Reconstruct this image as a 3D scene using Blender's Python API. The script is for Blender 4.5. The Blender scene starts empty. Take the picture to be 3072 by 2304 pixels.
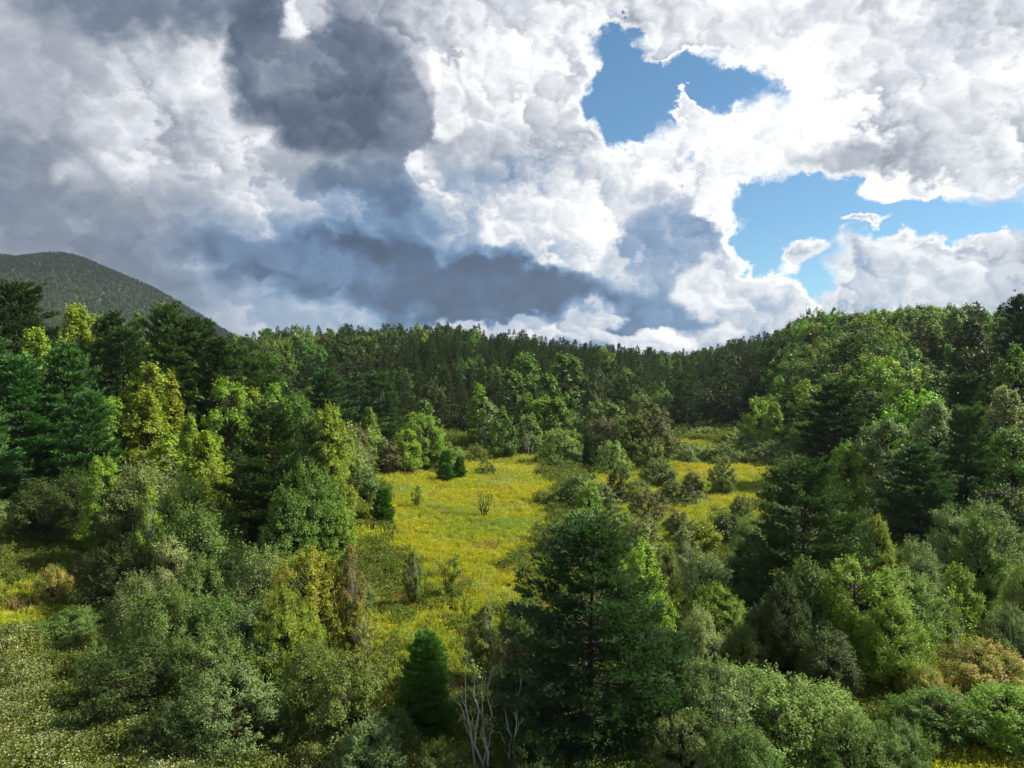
import bpy, math, random
import numpy as np
from mathutils import Vector, noise as mnoise

# ------------------------------------------------------------------ camera, sky, sun, exposure
SC = bpy.context.scene
COL = SC.collection
F, CX, CY, ZC = 710.0, 512.0, 384.0, 22.0          # 24 mm equivalent lens, level camera 22 m over the meadow
R = math.radians
cam_d = bpy.data.cameras.new('camera'); cam = bpy.data.objects.new('camera', cam_d); COL.objects.link(cam)
cam.location = (0, 0, ZC); cam.rotation_euler = (R(90), 0, 0)
cam_d.sensor_width = 36.0; cam_d.lens = 36.0 * F / 1024.0
cam_d.clip_start = 0.5; cam_d.clip_end = 30000
SC.camera = cam

SUN_AZ, SUN_EL = 77.0, 42.0                        # degrees right of the view direction, above the horizon
sun_d = bpy.data.lights.new('sun', 'SUN'); sun = bpy.data.objects.new('sun', sun_d); COL.objects.link(sun)
SUNV = Vector((math.sin(R(SUN_AZ)) * math.cos(R(SUN_EL)), math.cos(R(SUN_AZ)) * math.cos(R(SUN_EL)), math.sin(R(SUN_EL))))
sun.rotation_euler = SUNV.to_track_quat('Z', 'Y').to_euler()
sun_d.energy = 5.0; sun_d.angle = R(0.55); sun_d.color = (1.0, 0.92, 0.76)

SC.view_settings.view_transform = 'Standard'; SC.view_settings.look = 'None'
SC.view_settings.exposure = 1.25; SC.view_settings.gamma = 1.0; SC.view_settings.use_curve_mapping = False
SC.render.engine = 'CYCLES'
cy = SC.cycles
cy.max_bounces = 5; cy.diffuse_bounces = 3; cy.glossy_bounces = 2; cy.transmission_bounces = 3; cy.transparent_max_bounces = 4
cy.volume_bounces = 0
cy.use_denoising = True
cy.sample_clamp_indirect = 1.2
try:
    cy.denoiser = 'OPENIMAGEDENOISE'
except Exception:
    pass

# ------------------------------------------------------------------ node helper
class NT:
    def __init__(s, tree):
        s.t = tree; s.n = tree.nodes; s.l = tree.links
    def inp(s, sock, v):
        if v is None: return
        if hasattr(v, 'is_output'): s.l.new(v, sock)
        else:
            try: sock.default_value = v
            except Exception: sock.default_value = tuple(v) + (1.0,)
    def math(s, op, a, b=None, c=None, clamp=False):
        n = s.n.new('ShaderNodeMath'); n.operation = op; n.use_clamp = clamp
        s.inp(n.inputs[0], a); s.inp(n.inputs[1], b)
        if c is not None: s.inp(n.inputs[2], c)
        return n.outputs[0]
    def vmath(s, op, a, b=None, sc=None):
        n = s.n.new('ShaderNodeVectorMath'); n.operation = op
        s.inp(n.inputs[0], a)
        if b is not None: s.inp(n.inputs[1], b)
        if sc is not None: s.inp(n.inputs['Scale'], sc)
        return n.outputs[1] if op in ('DOT_PRODUCT', 'LENGTH') else n.outputs[0]
    def noise(s, vec, scale, detail=4, rough=0.55, dist=0.0, kind=None, lac=2.0):
        n = s.n.new('ShaderNodeTexNoise')
        s.inp(n.inputs['Vector'], vec); n.inputs['Scale'].default_value = scale
        n.inputs['Detail'].default_value = detail; n.inputs['Roughness'].default_value = rough
        n.inputs['Distortion'].default_value = dist; n.inputs['Lacunarity'].default_value = lac
        return n.outputs[0], n.outputs[1]
    def voro(s, vec, scale, detail=3, rough=0.5, smooth=0.6):
        n = s.n.new('ShaderNodeTexVoronoi'); n.feature = 'SMOOTH_F1'; n.normalize = True
        s.inp(n.inputs['Vector'], vec); n.inputs['Scale'].default_value = scale
        n.inputs['Detail'].default_value = detail; n.inputs['Roughness'].default_value = rough
        n.inputs['Smoothness'].default_value = smooth
        return n.outputs['Distance']
    def mr(s, v, a, b, c=0.0, d=1.0, smooth=True):
        n = s.n.new('ShaderNodeMapRange'); n.interpolation_type = 'SMOOTHSTEP' if smooth else 'LINEAR'
        s.inp(n.inputs[0], v); s.inp(n.inputs[1], a); s.inp(n.inputs[2], b); s.inp(n.inputs[3], c); s.inp(n.inputs[4], d)
        return n.outputs[0]
    def mix(s, f, a, b, kind='MIX'):
        n = s.n.new('ShaderNodeMix'); n.data_type = 'RGBA'; n.blend_type = kind; n.clamp_factor = True
        s.inp(n.inputs[0], f)
        for sock, v in ((n.inputs[6], a), (n.inputs[7], b)):
            if hasattr(v, 'is_output'): s.l.new(v, sock)
            else: sock.default_value = (v[0], v[1], v[2], 1.0)
        return n.outputs[2]
    def ramp(s, f, stops):
        n = s.n.new('ShaderNodeValToRGB'); s.inp(n.inputs[0], f)
        e = n.color_ramp.elements
        while len(e) > 1: e.remove(e[-1])
        e[0].position = stops[0][0]; e[0].color = tuple(stops[0][1]) + (1,)
        for p, c in stops[1:]:
            q = e.new(p); q.color = tuple(c) + (1,)
        return n.outputs[0]

def lin(*c):
    return tuple(((x / 255.0) / 12.92 if x / 255.0 <= 0.04045 else ((x / 255.0 + 0.055) / 1.055) ** 2.4) for x in c)

# ------------------------------------------------------------------ sky
def build_world():
    w = bpy.data.worlds.new('World'); SC.world = w; w.use_nodes = True
    t = w.node_tree; t.nodes.clear(); N = NT(t)
    out = t.nodes.new('ShaderNodeOutputWorld')
    sky = t.nodes.new('ShaderNodeTexSky'); sky.sky_type = 'NISHITA'; sky.sun_disc = False
    sky.sun_elevation = R(SUN_EL); sky.sun_rotation = R(SUN_AZ); sky.altitude = 300; sky.air_density = 1.0
    sky.dust_density = 0.3; sky.ozone_density = 2.5
    tc = t.nodes.new('ShaderNodeTexCoord'); D = tc.outputs['Generated']
    sep = t.nodes.new('ShaderNodeSeparateXYZ'); t.links.new(D, sep.inputs[0])
    # the sphere of directions laid out flat without shear (stereographic about north)
    den = N.math('DIVIDE', 2.0, N.math('ADD', sep.outputs[1], 1.0002))
    cmb = t.nodes.new('ShaderNodeCombineXYZ')
    t.links.new(N.math('MULTIPLY', sep.outputs[0], den), cmb.inputs[0]); t.links.new(N.math('MULTIPLY', sep.outputs[2], den), cmb.inputs[1])
    P = cmb.outputs[0]
    def n2(vec, scale, detail, rough=0.55):
        n = t.nodes.new('ShaderNodeTexNoise'); n.noise_dimensions = '2D'
        t.links.new(vec, n.inputs['Vector']); n.inputs['Scale'].default_value = scale
        n.inputs['Detail'].default_value = detail; n.inputs['Roughness'].default_value = rough
        return n.outputs[0], n.outputs[1]
    def v2(vec, scale, detail):
        n = t.nodes.new('ShaderNodeTexVoronoi'); n.voronoi_dimensions = '2D'; n.feature = 'F1'; n.normalize = True
        t.links.new(vec, n.inputs['Vector']); n.inputs['Scale'].default_value = scale
        n.inputs['Detail'].default_value = detail; n.inputs['Roughness'].default_value = 0.5
        return n.outputs['Distance']
    flat = N.vmath('MULTIPLY', P, (1.0, 1.25, 1.0))
    _, w1 = n2(flat, 4.5, 3, 0.5)
    _, w2 = n2(flat, 16.0, 5, 0.62)
    o1 = N.vmath('SUBTRACT', w1, (0.5, 0.5, 0.5)); o2 = N.vmath('SUBTRACT', w2, (0.5, 0.5, 0.5))
    off = N.vmath('ADD', N.vmath('MULTIPLY', o1, (0.20, 0.14, 0)), N.vmath('MULTIPLY', o2, (0.06, 0.05, 0)))
    PW = N.vmath('ADD', P, off)
    PM = N.vmath('ADD', P, N.vmath('ADD', N.vmath('MULTIPLY', o1, (0.07, 0.05, 0)), N.vmath('MULTIPLY', o2, (0.075, 0.065, 0))))
    def sg(px, py):
        d = Vector(((px - CX) / F, 1.0, (CY - py) / F)).normalized(); q = 2.0 / (1.0 + d.y); return d.x * q, d.z * q
    def blob(vec, px, py, rx, ry, rot=0.0):
        a, e = sg(px, py); a1, e1 = sg(px + 1, py); a2, e2 = sg(px, py - 1)
        m = t.nodes.new('ShaderNodeMapping'); m.vector_type = 'TEXTURE'
        t.links.new(vec, m.inputs[0])
        m.inputs['Location'].default_value = (a, e, 0)
        m.inputs['Rotation'].default_value = (0, 0, R(rot))
        m.inputs['Scale'].default_value = (rx * math.hypot(a1 - a, e1 - e), ry * math.hypot(a2 - a, e2 - e), 1.0)
        g = t.nodes.new('ShaderNodeTexGradient'); g.gradient_type = 'SPHERICAL'
        t.links.new(m.outputs[0], g.inputs[0])
        return g.outputs[1]
    def total(vec, blobs):
        acc = None
        for px, py, rx, ry, rot, wt in blobs:
            b = blob(vec, px, py, rx, ry, rot)
            acc = N.math('MULTIPLY', b, wt) if acc is None else N.math('MULTIPLY_ADD', b, wt, acc)
        return acc
    # where blue shows (positive) and clouds standing in it (negative)
    blue = total(PM, BLUE)
    big, _ = n2(P, 1.3, 4, 0.55)
    inframe = blob(P, 512, 200, 1000, 800)
    elsewhere = N.math('MULTIPLY', N.mr(big, 0.54, 0.68), N.mr(inframe, 0.0, 0.35, 1.0, 0.0))
    blue = N.math('MULTIPLY_ADD', elsewhere, 0.7, blue)
    # relief: heaped puffs lit from the side of the sun
    DW = N.vmath('ADD', flat, N.vmath('SCALE', o2, sc=0.16))
    DS = lambda st: N.vmath('ADD', DW, (0.80 * st, 0.72 * st, 0))
    def relief(scale, vec):
        st = 0.22 / scale
        a = v2(vec, scale, 0.0); b = v2(N.vmath('ADD', vec, (0.80 * st, 0.60 * st, 0)), scale, 0.0)
        return N.math('SUBTRACT', N.math('MULTIPLY', b, b), N.math('MULTIPLY', a, a)), a
    D2 = N.vmath('ADD', flat, N.vmath('SCALE', o2, sc=0.05))
    r0, h0 = relief(5.0, DW)
    r1, h1 = relief(12.5, DW)
    r2, h2 = relief(31.0, D2)
    fine, _ = n2(flat, 30.0, 5, 0.65)
    med, _ = n2(flat, 11.0, 4, 0.6)
    bl = N.math('ADD', blue, N.math('MULTIPLY_ADD', fine, 0.50, -0.25))
    bl = N.math('ADD', bl, N.math('MULTIPLY_ADD', med, 0.30, -0.24))
    bl = N.math('ADD', bl, N.math('MULTIPLY_ADD', h2, 0.35, -0.12))
    cloud = N.mr(bl, N.math('MULTIPLY_ADD', med, -0.9, 0.72), N.math('MULTIPLY_ADD', med, 1.1, 0.36), 1.0, 0.0)
    rim = N.mr(bl, -0.15, 0.30)
    # brightness of the cloud, painted area over area in display values
    tex, _ = n2(DW, 4.5, 7, 0.52)
    V = 0.68
    lump = N.math('ADD', N.math('MULTIPLY_ADD', h1, -1.3, 1.55), N.math('MULTIPLY', h2, -0.6))
    for px, py, rx, ry, rot, hard, target, alpha in AREAS:
        f = N.mr(N.math('MULTIPLY', blob(PW, px, py, rx, ry, rot), lump), 0.05, hard + 0.05, 0.0, alpha)
        m = t.nodes.new('ShaderNodeMix'); m.data_type = 'FLOAT'
        t.links.new(f, m.inputs[0]); N.inp(m.inputs[2], V); m.inputs[3].default_value = target; V = m.outputs[0]
    heaped = N.mr(blob(P, 660, 150, 620, 330), 0.0, 0.4, 0.45, 1.0)
    rel = N.math('ADD', N.math('MULTIPLY', r0, 1.0), N.math('ADD', N.math('MULTIPLY', r1, 1.0), N.math('MULTIPLY', r2, 0.6)))
    V = N.math('MULTIPLY_ADD', rel, N.math('MULTIPLY', heaped, N.mr(V, 0.40, 0.85, 0.30, 0.80)), V)
    V = N.math('MULTIPLY_ADD', N.math('SUBTRACT', tex, 0.5), 0.24, V)
    V = N.math('MULTIPLY_ADD', rim, 0.16, V)
    colr = N.ramp(V, [
        (0.20, lin(48, 60, 82)), (0.33, lin(72, 85, 108)), (0.45, lin(104, 116, 136)), (0.56, lin(136, 145, 161)), (0.68, lin(172, 177, 188)),
        (0.80, lin(207, 210, 218)), (0.90, lin(235, 237, 241)), (1.0, (1.03, 1.03, 1.03))])
    bluish = N.mr(blob(PW, 570, 280, 470, 150), 0.0, 0.5, 0.0, 0.95)
    bluish = N.math('MULTIPLY', bluish, N.mr(V, 0.5, 0.85, 1.0, 0.0))
    colr = N.mix(bluish, colr, N.vmath('MULTIPLY', colr, (0.55, 0.88, 1.22)))
    haze = N.mr(N.math('ABSOLUTE', sep.outputs[2]), 0.0, 0.08, 0.15, 0.0)
    colr = N.mix(haze, colr, lin(196, 210, 228))
    bg1 = t.nodes.new('ShaderNodeBackground'); bg1.inputs[1].default_value = SKY_S
    t.links.new(N.mix(1.0, sky.outputs[0], (0.62, 0.94, 1.02), 'MULTIPLY'), bg1.inputs[0])
    bg2 = t.nodes.new('ShaderNodeBackground'); t.links.new(colr, bg2.inputs[0]); bg2.inputs[1].default_value = CLOUD_S
    ms = t.nodes.new('ShaderNodeMixShader')
    t.links.new(cloud, ms.inputs[0]); t.links.new(bg1.outputs[0], ms.inputs[1]); t.links.new(bg2.outputs[0], ms.inputs[2])
    t.links.new(ms.outputs[0], out.inputs[0])
    w.cycles.sampling_method = 'NONE'
SKY_S, CLOUD_S = 0.050, 0.44
BLUE = [
    (612, 68, 52, 72, 18, 1.8), (642, 100, 84, 44, 0, 1.8), (722, 84, 100, 38, -6, 1.9), (604, 118, 36, 32, 0, 1.4),
    (790, 200, 70, 46, 0, 1.6), (850, 208, 130, 40, 0, 2.0), (955, 222, 130, 30, 3, 1.8), (765, 232, 54, 62, 0, 1.8),
    (795, 262, 64, 60, 0, 1.9), (1010, 232, 70, 22, 0, 1.2), (752, 262, 46, 34, -20, 1.2), (812, 292, 34, 24, 0, 0.9),
    (700, 155, 24, 16, 0, 0.8),
    (786, 258, 42, 25, -8, -3.0), (688, 106, 26, 13, -45, -2.4), (624, 8, 26, 18, 0, -1.6), (940, 312, 116, 64, 0, -3.2), (925, 300, 40, 50, 0, -1.0), (960, 180, 130, 20, 10, -1.6),
    (878, 226, 30, 9, 0, -2.4), (770, 212, 26, 14, 20, -1.8), (776, 232, 14, 12, 0, -2.0), (735, 120, 30, 10, 30, -0.7), (660, 45, 36, 17, 20, -1.2), (725, 302, 100, 44, 0, -2.4), (735, 60, 34, 14, 0, -0.6)]
# px, py, rx, ry, rotation, edge (small = crisp), display value, weight
AREAS = [
    (820, 80, 480, 230, 0, 0.5, 0.94, 1.0),
    (150, 110, 260, 150, 0, 0.8, 0.79, 0.9), (10, 190, 170, 120, 0, 0.7, 0.52, 0.9), (110, 250, 300, 90, 0, 0.7, 0.49, 0.95),
    (40, 60, 120, 90, 0, 0.8, 0.64, 0.8), (115, 10, 110, 60, 0, 0.6, 0.44, 0.95), (250, 330, 120, 40, 0, 0.6, 0.64, 0.9),
    (200, 80, 70, 70, -30, 0.7, 0.88, 0.8), (235, 140, 70, 50, -30, 0.7, 0.84, 0.8), (108, 130, 56, 48, 0, 0.6, 0.82, 0.9), (48, 168, 40, 30, 0, 0.9, 0.78, 0.8), (75, 165, 36, 40, 0, 0.6, 0.68, 0.7),
    (400, 190, 190, 120, 0, 0.7, 0.66, 0.95), (510, 90, 90, 160, 0, 0.6, 0.84, 0.95),
    (340, 82, 165, 90, -16, 0.55, 0.37, 1.0), (240, 40, 60, 70, 30, 0.4, 0.38, 1.0), (300, 40, 110, 60, 0, 0.5, 0.50, 0.7), (395, 122, 70, 50, 0, 0.45, 0.44, 0.9),
    (415, 60, 80, 90, 0, 0.8, 0.60, 0.85), (300, 20, 60, 30, 0, 0.8, 0.56, 0.6), (320, 112, 95, 46, -22, 0.7, 0.31, 0.95),
    (290, 12, 52, 32, 0, 0.5, 0.90, 0.95), (440, 45, 50, 62, 0, 0.35, 0.78, 0.9), (452, 85, 30, 74, 0, 0.3, 0.93, 0.9), (380, 20, 50, 30, 0, 0.5, 0.66, 0.8),
    (300, 205, 110, 44, 0, 0.6, 0.72, 0.8), (368, 190, 64, 42, 0, 0.5, 0.46, 0.9), (425, 172, 26, 26, 0, 0.4, 0.86, 0.9), (470, 170, 50, 50, 0, 0.6, 0.60, 0.7),
    (290, 250, 110, 40, 0, 0.6, 0.58, 0.8), (410, 235, 120, 34, 0, 0.6, 0.56, 0.8), (450, 240, 40, 24, 0, 0.5, 0.72, 0.7),
    (540, 235, 80, 60, 0, 0.5, 0.86, 0.9), (600, 190, 120, 80, 0, 0.5, 0.93, 0.9), (500, 140, 40, 50, 0, 0.6, 0.76, 0.7),
    (650, 240, 60, 85, 0, 0.6, 0.62, 0.9), (720, 225, 44, 66, 20, 0.4, 0.95, 0.9),
    (465, 290, 310, 50, -4, 0.45, 0.26, 1.0), (330, 278, 110, 24, -12, 0.5, 0.46, 0.8), (570, 298, 130, 38, 0, 0.6, 0.32, 0.95), (672, 300, 90, 42, 0, 0.6, 0.52, 0.9),
    (745, 300, 80, 40, -25, 0.4, 0.92, 0.9), (760, 318, 60, 20, 0, 0.6, 0.74, 0.8), (590, 305, 40, 34, 0, 0.4, 0.84, 0.8),
    (620, 338, 150, 16, 0, 0.5, 0.86, 0.9), (500, 325, 90, 10, 0, 0.5, 0.80, 0.8), (660, 330, 50, 10, 0, 0.5, 0.95, 0.8),
    (890, 162, 170, 46, 8, 0.6, 0.68, 0.95), (1000, 150, 90, 60, 0, 0.6, 0.82, 0.8), (975, 22, 110, 60, 0, 0.7, 0.76, 0.85), (765, 25, 60, 44, 0, 0.6, 0.78, 0.8), (985, 100, 70, 40, 0, 0.6, 0.80, 0.8),
    (930, 300, 110, 46, 0, 0.5, 0.80, 0.95)]
build_world()

# ------------------------------------------------------------------ terrain
TH = np.radians([-180, -110, -75, -50, -36, -27, -16.6, -10, -5, 0, 7, 14, 18.5, 24, 28.7, 36, 50, 75, 110, 180])
RR = np.array([0, 40, 70, 100, 130, 160, 200, 260, 330, 390, 460, 560, 800, 1200, 7000.])
ZT = np.array([
    [0, 0, 0, 0, 0, 0, 0, 0, 0, 0, 0, 0, 0, 0, 0],
    [0, 0, 0, 1, 2, 3, 4, 6, 8, 10, 10, 10, 10, 10, 0],
    [0, 0, 1, 3, 6, 9, 14, 18, 22, 24, 24, 24, 20, 16, 0],
    [0, 0, 1, 4, 9, 14, 19, 23, 25, 26, 26, 24, 20, 16, 0],
    [0, 0, 1, 4, 9, 14, 18, 22, 25, 26, 26, 24, 20, 16, 0],
    [0, 0, .5, 3, 8, 12, 16, 19, 23, 27, 27, 25, 20, 16, 0],
    [0, 0, 0, 1.5, 4, 6, 8, 14, 28, 37, 37, 35, 25, 16, 0],
    [0, 0, 0, .5, 1, 2, 3, 8, 28, 40, 41, 38, 25, 16, 0],
    [0, 0, 0, 0, 0, 0, 0, 3, 27, 41, 43, 38, 25, 16, 0],
    [0, 0, 0, 0, 0, 0, 0, 2, 22, 36, 39, 36, 25, 16, 0],
    [0, 0, 0, 0, 0, 0, 0, 2, 16, 27, 32, 32, 25, 16, 0],
    [0, 0, 0, 0, 0, 0, 0, 3, 10, 18, 27, 32, 25, 16, 0],
    [0, 0, 0, 0, 0, 0, 1, 4, 16, 30, 37, 37, 25, 16, 0],
    [0, 0, 0, 0, 0, 1, 6, 17, 36, 46, 48, 42, 25, 16, 0],
    [0, 0, 0, 0, 1, 4, 12, 26, 38, 43, 45, 42, 25, 16, 0],
    [0, 0, 0, 0, 2, 7, 15, 28, 37, 41, 42, 40, 25, 16, 0],
    [0, 0, 0, 1, 4, 9, 18, 30, 40, 44, 44, 40, 25, 16, 0],
    [0, 0, 0, 1, 4, 8, 14, 22, 28, 30, 30, 28, 20, 16, 0],
    [0, 0, 0, 0, 1, 2, 4, 6, 8, 10, 10, 10, 10, 10, 0],
    [0, 0, 0, 0, 0, 0, 0, 0, 0, 0, 0, 0, 0, 0, 0]], float)

def _sm(f): return f * f * (3 - 2 * f)
def zg(x, y):
    x = np.asarray(x, float); y = np.asarray(y, float)
    th = np.arctan2(x, y); r = np.hypot(x, y)
    i = np.clip(np.searchsorted(TH, th) - 1, 0, len(TH) - 2); j = np.clip(np.searchsorted(RR, r) - 1, 0, len(RR) - 2)
    f = _sm(np.clip((th - TH[i]) / (TH[i + 1] - TH[i]), 0, 1)); g = np.clip((r - RR[j]) / (RR[j + 1] - RR[j]), 0, 1)
    z = (ZT[i, j] * (1 - f) + ZT[i + 1, j] * f) * (1 - g) + (ZT[i, j + 1] * (1 - f) + ZT[i + 1, j + 1] * f) * g
    w = np.clip((r - 10) / 60, 0, 1)
    z = z + w * (0.35 * np.sin(x * 0.11 + 1.3) * np.cos(y * 0.083) + 0.22 * np.sin(x * 0.23 + y * 0.19 + 0.5))
    return z

def hit(px, py):
    """ground point seen at a pixel of the photograph"""
    Y = np.linspace(25, 600, 2400); X = (px - CX) / F * Y; Z = ZC + (CY - py) / F * Y
    k = np.argmax(Z < zg(X, Y)); return X[k], Y[k]

def inpoly(x, y, poly):
    x = np.asarray(x); y = np.asarray(y); c = np.zeros(x.shape, bool); n = len(poly); j = n - 1
    for i in range(n):
        xi, yi = poly[i]; xj, yj = poly[j]
        c ^= ((yi > y) != (yj > y)) & (x < (xj - xi) * (y - yi) / (yj - yi + 1e-9) + xi); j = i
    return c

def make_mesh(name, verts, faces, mat=None, attrs=None, mats=None, midx=None, smooth=False):
    """verts (n,3), faces (m,k) array of equal sized faces"""
    me = bpy.data.meshes.new(name)
    verts = np.asarray(verts, np.float32); faces = np.asarray(faces, np.int32)
    m, k = faces.shape
    me.vertices.add(len(verts)); me.vertices.foreach_set('co', verts.ravel())
    me.loops.add(m * k); me.loops.foreach_set('vertex_index', faces.ravel())
    me.polygons.add(m); me.polygons.foreach_set('loop_start', np.arange(0, m * k, k, dtype=np.int32))
    me.polygons.foreach_set('loop_total', np.full(m, k, np.int32))
    if mats:
        for q in mats: me.materials.append(q)
        if midx is not None: me.polygons.foreach_set('material_index', np.asarray(midx, np.int32))
    elif mat: me.materials.append(mat)
    for an, dom, arr in attrs or []:
        a = me.attributes.new(an, 'FLOAT', dom); a.data.foreach_set('value', np.asarray(arr, np.float32))
    me.polygons.foreach_set('use_smooth', np.full(m, smooth))
    me.update(calc_edges=True)
    return me

def link(name, data, parent=None):
    o = bpy.data.objects.new(name, data); COL.objects.link(o)
    if parent is not None: o.parent = parent
    return o

# ------------------------------------------------------------------ materials
def leaf_material(name, source='OBJECT', rough=0.5, trans=0.33, spec=0.35, vary=0.5, tintmix=None):
    m = bpy.data.materials.new(name); m.use_nodes = True; t = m.node_tree; t.nodes.clear(); N = NT(t)
    out = t.nodes.new('ShaderNodeOutputMaterial')
    if source == 'OBJECT':
        oi = t.nodes.new('ShaderNodeObjectInfo'); base = oi.outputs['Color']; alpha = oi.outputs['Alpha']
        ac = t.nodes.new('ShaderNodeAttribute'); ac.attribute_type = 'OBJECT'; ac.attribute_name = 'accent'
        accent = ac.outputs['Color']
    else:
        ac = t.nodes.new('ShaderNodeAttribute'); ac.attribute_type = 'INSTANCER'; ac.attribute_name = 'tint'
        base = ac.outputs['Color']; alpha = None; accent = None
    v = t.nodes.new('ShaderNodeAttribute'); v.attribute_name = 'v'
    vf = v.outputs['Fac']
    tc = t.nodes.new('ShaderNodeTexCoord')
    n1, _ = N.noise(tc.outputs['Object'], 0.55, 3, 0.6)
    if accent is not None:
        # leaves already turned: patches over the crown, mixed with a scatter of single leaves
        f = N.math('ADD', N.math('MULTIPLY', n1, 1.3), N.math('MULTIPLY', vf, 0.5))
        thr = N.math('SUBTRACT', 1.42, N.math('MULTIPLY', alpha, 1.0))
        fac = N.mr(N.math('SUBTRACT', f, thr), -0.12, 0.16)
        base = N.mix(fac, base, accent)
    br = N.math('MULTIPLY', N.math('MULTIPLY_ADD', vf, vary * 1.3, 1.0 - vary * 0.65), N.mr(n1, 0.25, 0.75, 0.78, 1.22))
    colr = N.mix(1.0, base, N.vmath('SCALE', (1, 1, 1), sc=br), 'MULTIPLY')
    p = t.nodes.new('ShaderNodeBsdfPrincipled'); t.links.new(colr, p.inputs['Base Color'])
    p.inputs['Roughness'].default_value = rough; p.inputs['Specular IOR Level'].default_value = spec
    tr = t.nodes.new('ShaderNodeBsdfTranslucent')
    t.links.new(N.mix(1.0, colr, (1.35, 1.45, 0.55), 'MULTIPLY'), tr.inputs[0])
    ms = t.nodes.new('ShaderNodeMixShader'); ms.inputs[0].default_value = trans
    t.links.new(p.outputs[0], ms.inputs[1]); t.links.new(tr.outputs[0], ms.inputs[2])
    t.links.new(ms.outputs[0], out.inputs[0])
    return m

def bark_material(name, c0, c1, scale=6.0):
    m = bpy.data.materials.new(name); m.use_nodes = True; t = m.node_tree; N = NT(t)
    p = t.nodes['Principled BSDF']; tc = t.nodes.new('ShaderNodeTexCoord')
    v = N.vmath('MULTIPLY', tc.outputs['Object'], (1, 1, 0.25))
    n1, _ = N.noise(v, scale, 5, 0.65)
    t.links.new(N.ramp(n1, [(0.3, c0), (0.7, c1)]), p.inputs['Base Color'])
    p.inputs['Roughness'].default_value = 0.85; p.inputs['Specular IOR Level'].default_value = 0.2
    b = t.nodes.new('ShaderNodeBump'); b.inputs['Strength'].default_value = 0.5; b.inputs['Distance'].default_value = 0.03
    t.links.new(n1, b.inputs['Height']); t.links.new(b.outputs[0], p.inputs['Normal'])
    return m

M_LEAF = leaf_material('leaf', rough=0.5, trans=0.27, spec=0.22, vary=0.6)
M_NEED = leaf_material('needle', rough=0.6, trans=0.18, spec=0.15, vary=0.6)
M_LEAF_I = leaf_material('leaf_mass', 'INSTANCER', rough=0.55, trans=0.3, spec=0.15, vary=0.5)
M_BARK = bark_material('bark', (0.022, 0.018, 0.014), (0.060, 0.050, 0.042))
M_GREY = bark_material('grey_bark', (0.10, 0.095, 0.085), (0.26, 0.25, 0.23))
M_DEAD = bark_material('bleached_wood', (0.20, 0.19, 0.175), (0.52, 0.50, 0.47), 9.0)

# ------------------------------------------------------------------ foliage geometry
rs = np.random.RandomState(11)
def unit(v): return v / np.maximum(np.linalg.norm(v, axis=-1, keepdims=True), 1e-9)
def rdir(n, g): return unit(g.normal(size=(n, 3)))

def leaves(P, Nn, L, W, g):
    """rhombic leaves: centres P, normals Nn"""
    n = len(P); t = unit(np.cross(Nn, rdir(n, g))); b = np.cross(Nn, t)
    s = g.uniform(0.65, 1.35, (n, 1)); l = L * s / 2; w = W * s / 2
    fold = Nn * (L * 0.12 * s)
    V = np.stack([P - t * l, P + b * w + fold, P + t * l, P - b * w + fold], 1).reshape(-1, 3)
    Fc = np.arange(n * 4).reshape(n, 4)
    return V, Fc, g.uniform(0, 1, n)

def needles(P, Dd, L, W, k, spread, g):
    """tufts of narrow triangles round each shoot"""
    n = len(P); P = np.repeat(P, k, 0); d = unit(np.repeat(unit(Dd), k, 0) + rdir(n * k, g) * spread)
    b = unit(np.cross(d, rdir(n * k, g))); s = g.uniform(0.7, 1.25, (n * k, 1))
    V = np.stack([P - b * W / 2, P + b * W / 2, P + d * L * s], 1).reshape(-1, 3)
    Fc = np.arange(n * k * 3).reshape(n * k, 3)
    return V, Fc, np.clip(np.repeat(g.uniform(0, 1, n), k) * 0.7 + g.uniform(0, 0.3, n * k), 0, 1)

def tubes(paths, sides=5):
    """paths: list of (points (k,3), radii (k,)) -> quads"""
    V = []; Fc = []; off = 0
    a = np.linspace(0, 2 * np.pi, sides, endpoint=False); ca, sa = np.cos(a), np.sin(a)
    for pts, rad in paths:
        pts = np.asarray(pts, float); k = len(pts)
        d = unit(np.gradient(pts, axis=0)); ref = np.array([0.0, 1.0, 0.01]) if abs(d[0][2]) > 0.6 else np.array([0, 0, 1.0])
        u = unit(np.cross(d, ref)); w = np.cross(d, u)
        ring = pts[:, None, :] + (u[:, None, :] * ca[None, :, None] + w[:, None, :] * sa[None, :, None]) * np.asarray(rad)[:, None, None]
        V.append(ring.reshape(-1, 3))
        i = np.arange(k - 1)[:, None] * sides; j = np.arange(sides)[None, :]; jn = (j + 1) % sides
        Fc.append(np.stack([off + i + j, off + i + jn, off + i + sides + jn, off + i + sides + j], -1).reshape(-1, 4))
        off += k * sides
    return np.concatenate(V), np.concatenate(Fc)

def bend(p0, p1, g, k=4, wob=0.08, sag=0.0):
    p0 = np.asarray(p0, float); p1 = np.asarray(p1, float); t = np.linspace(0, 1, k)[:, None]
    L = np.linalg.norm(p1 - p0); off = g.normal(size=(k, 3)) * wob * L; off[0] = off[-1] = 0
    p = p0 + (p1 - p0) * t + off; p[:, 2] += sag * L * np.sin(np.pi * t[:, 0]); return p

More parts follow.
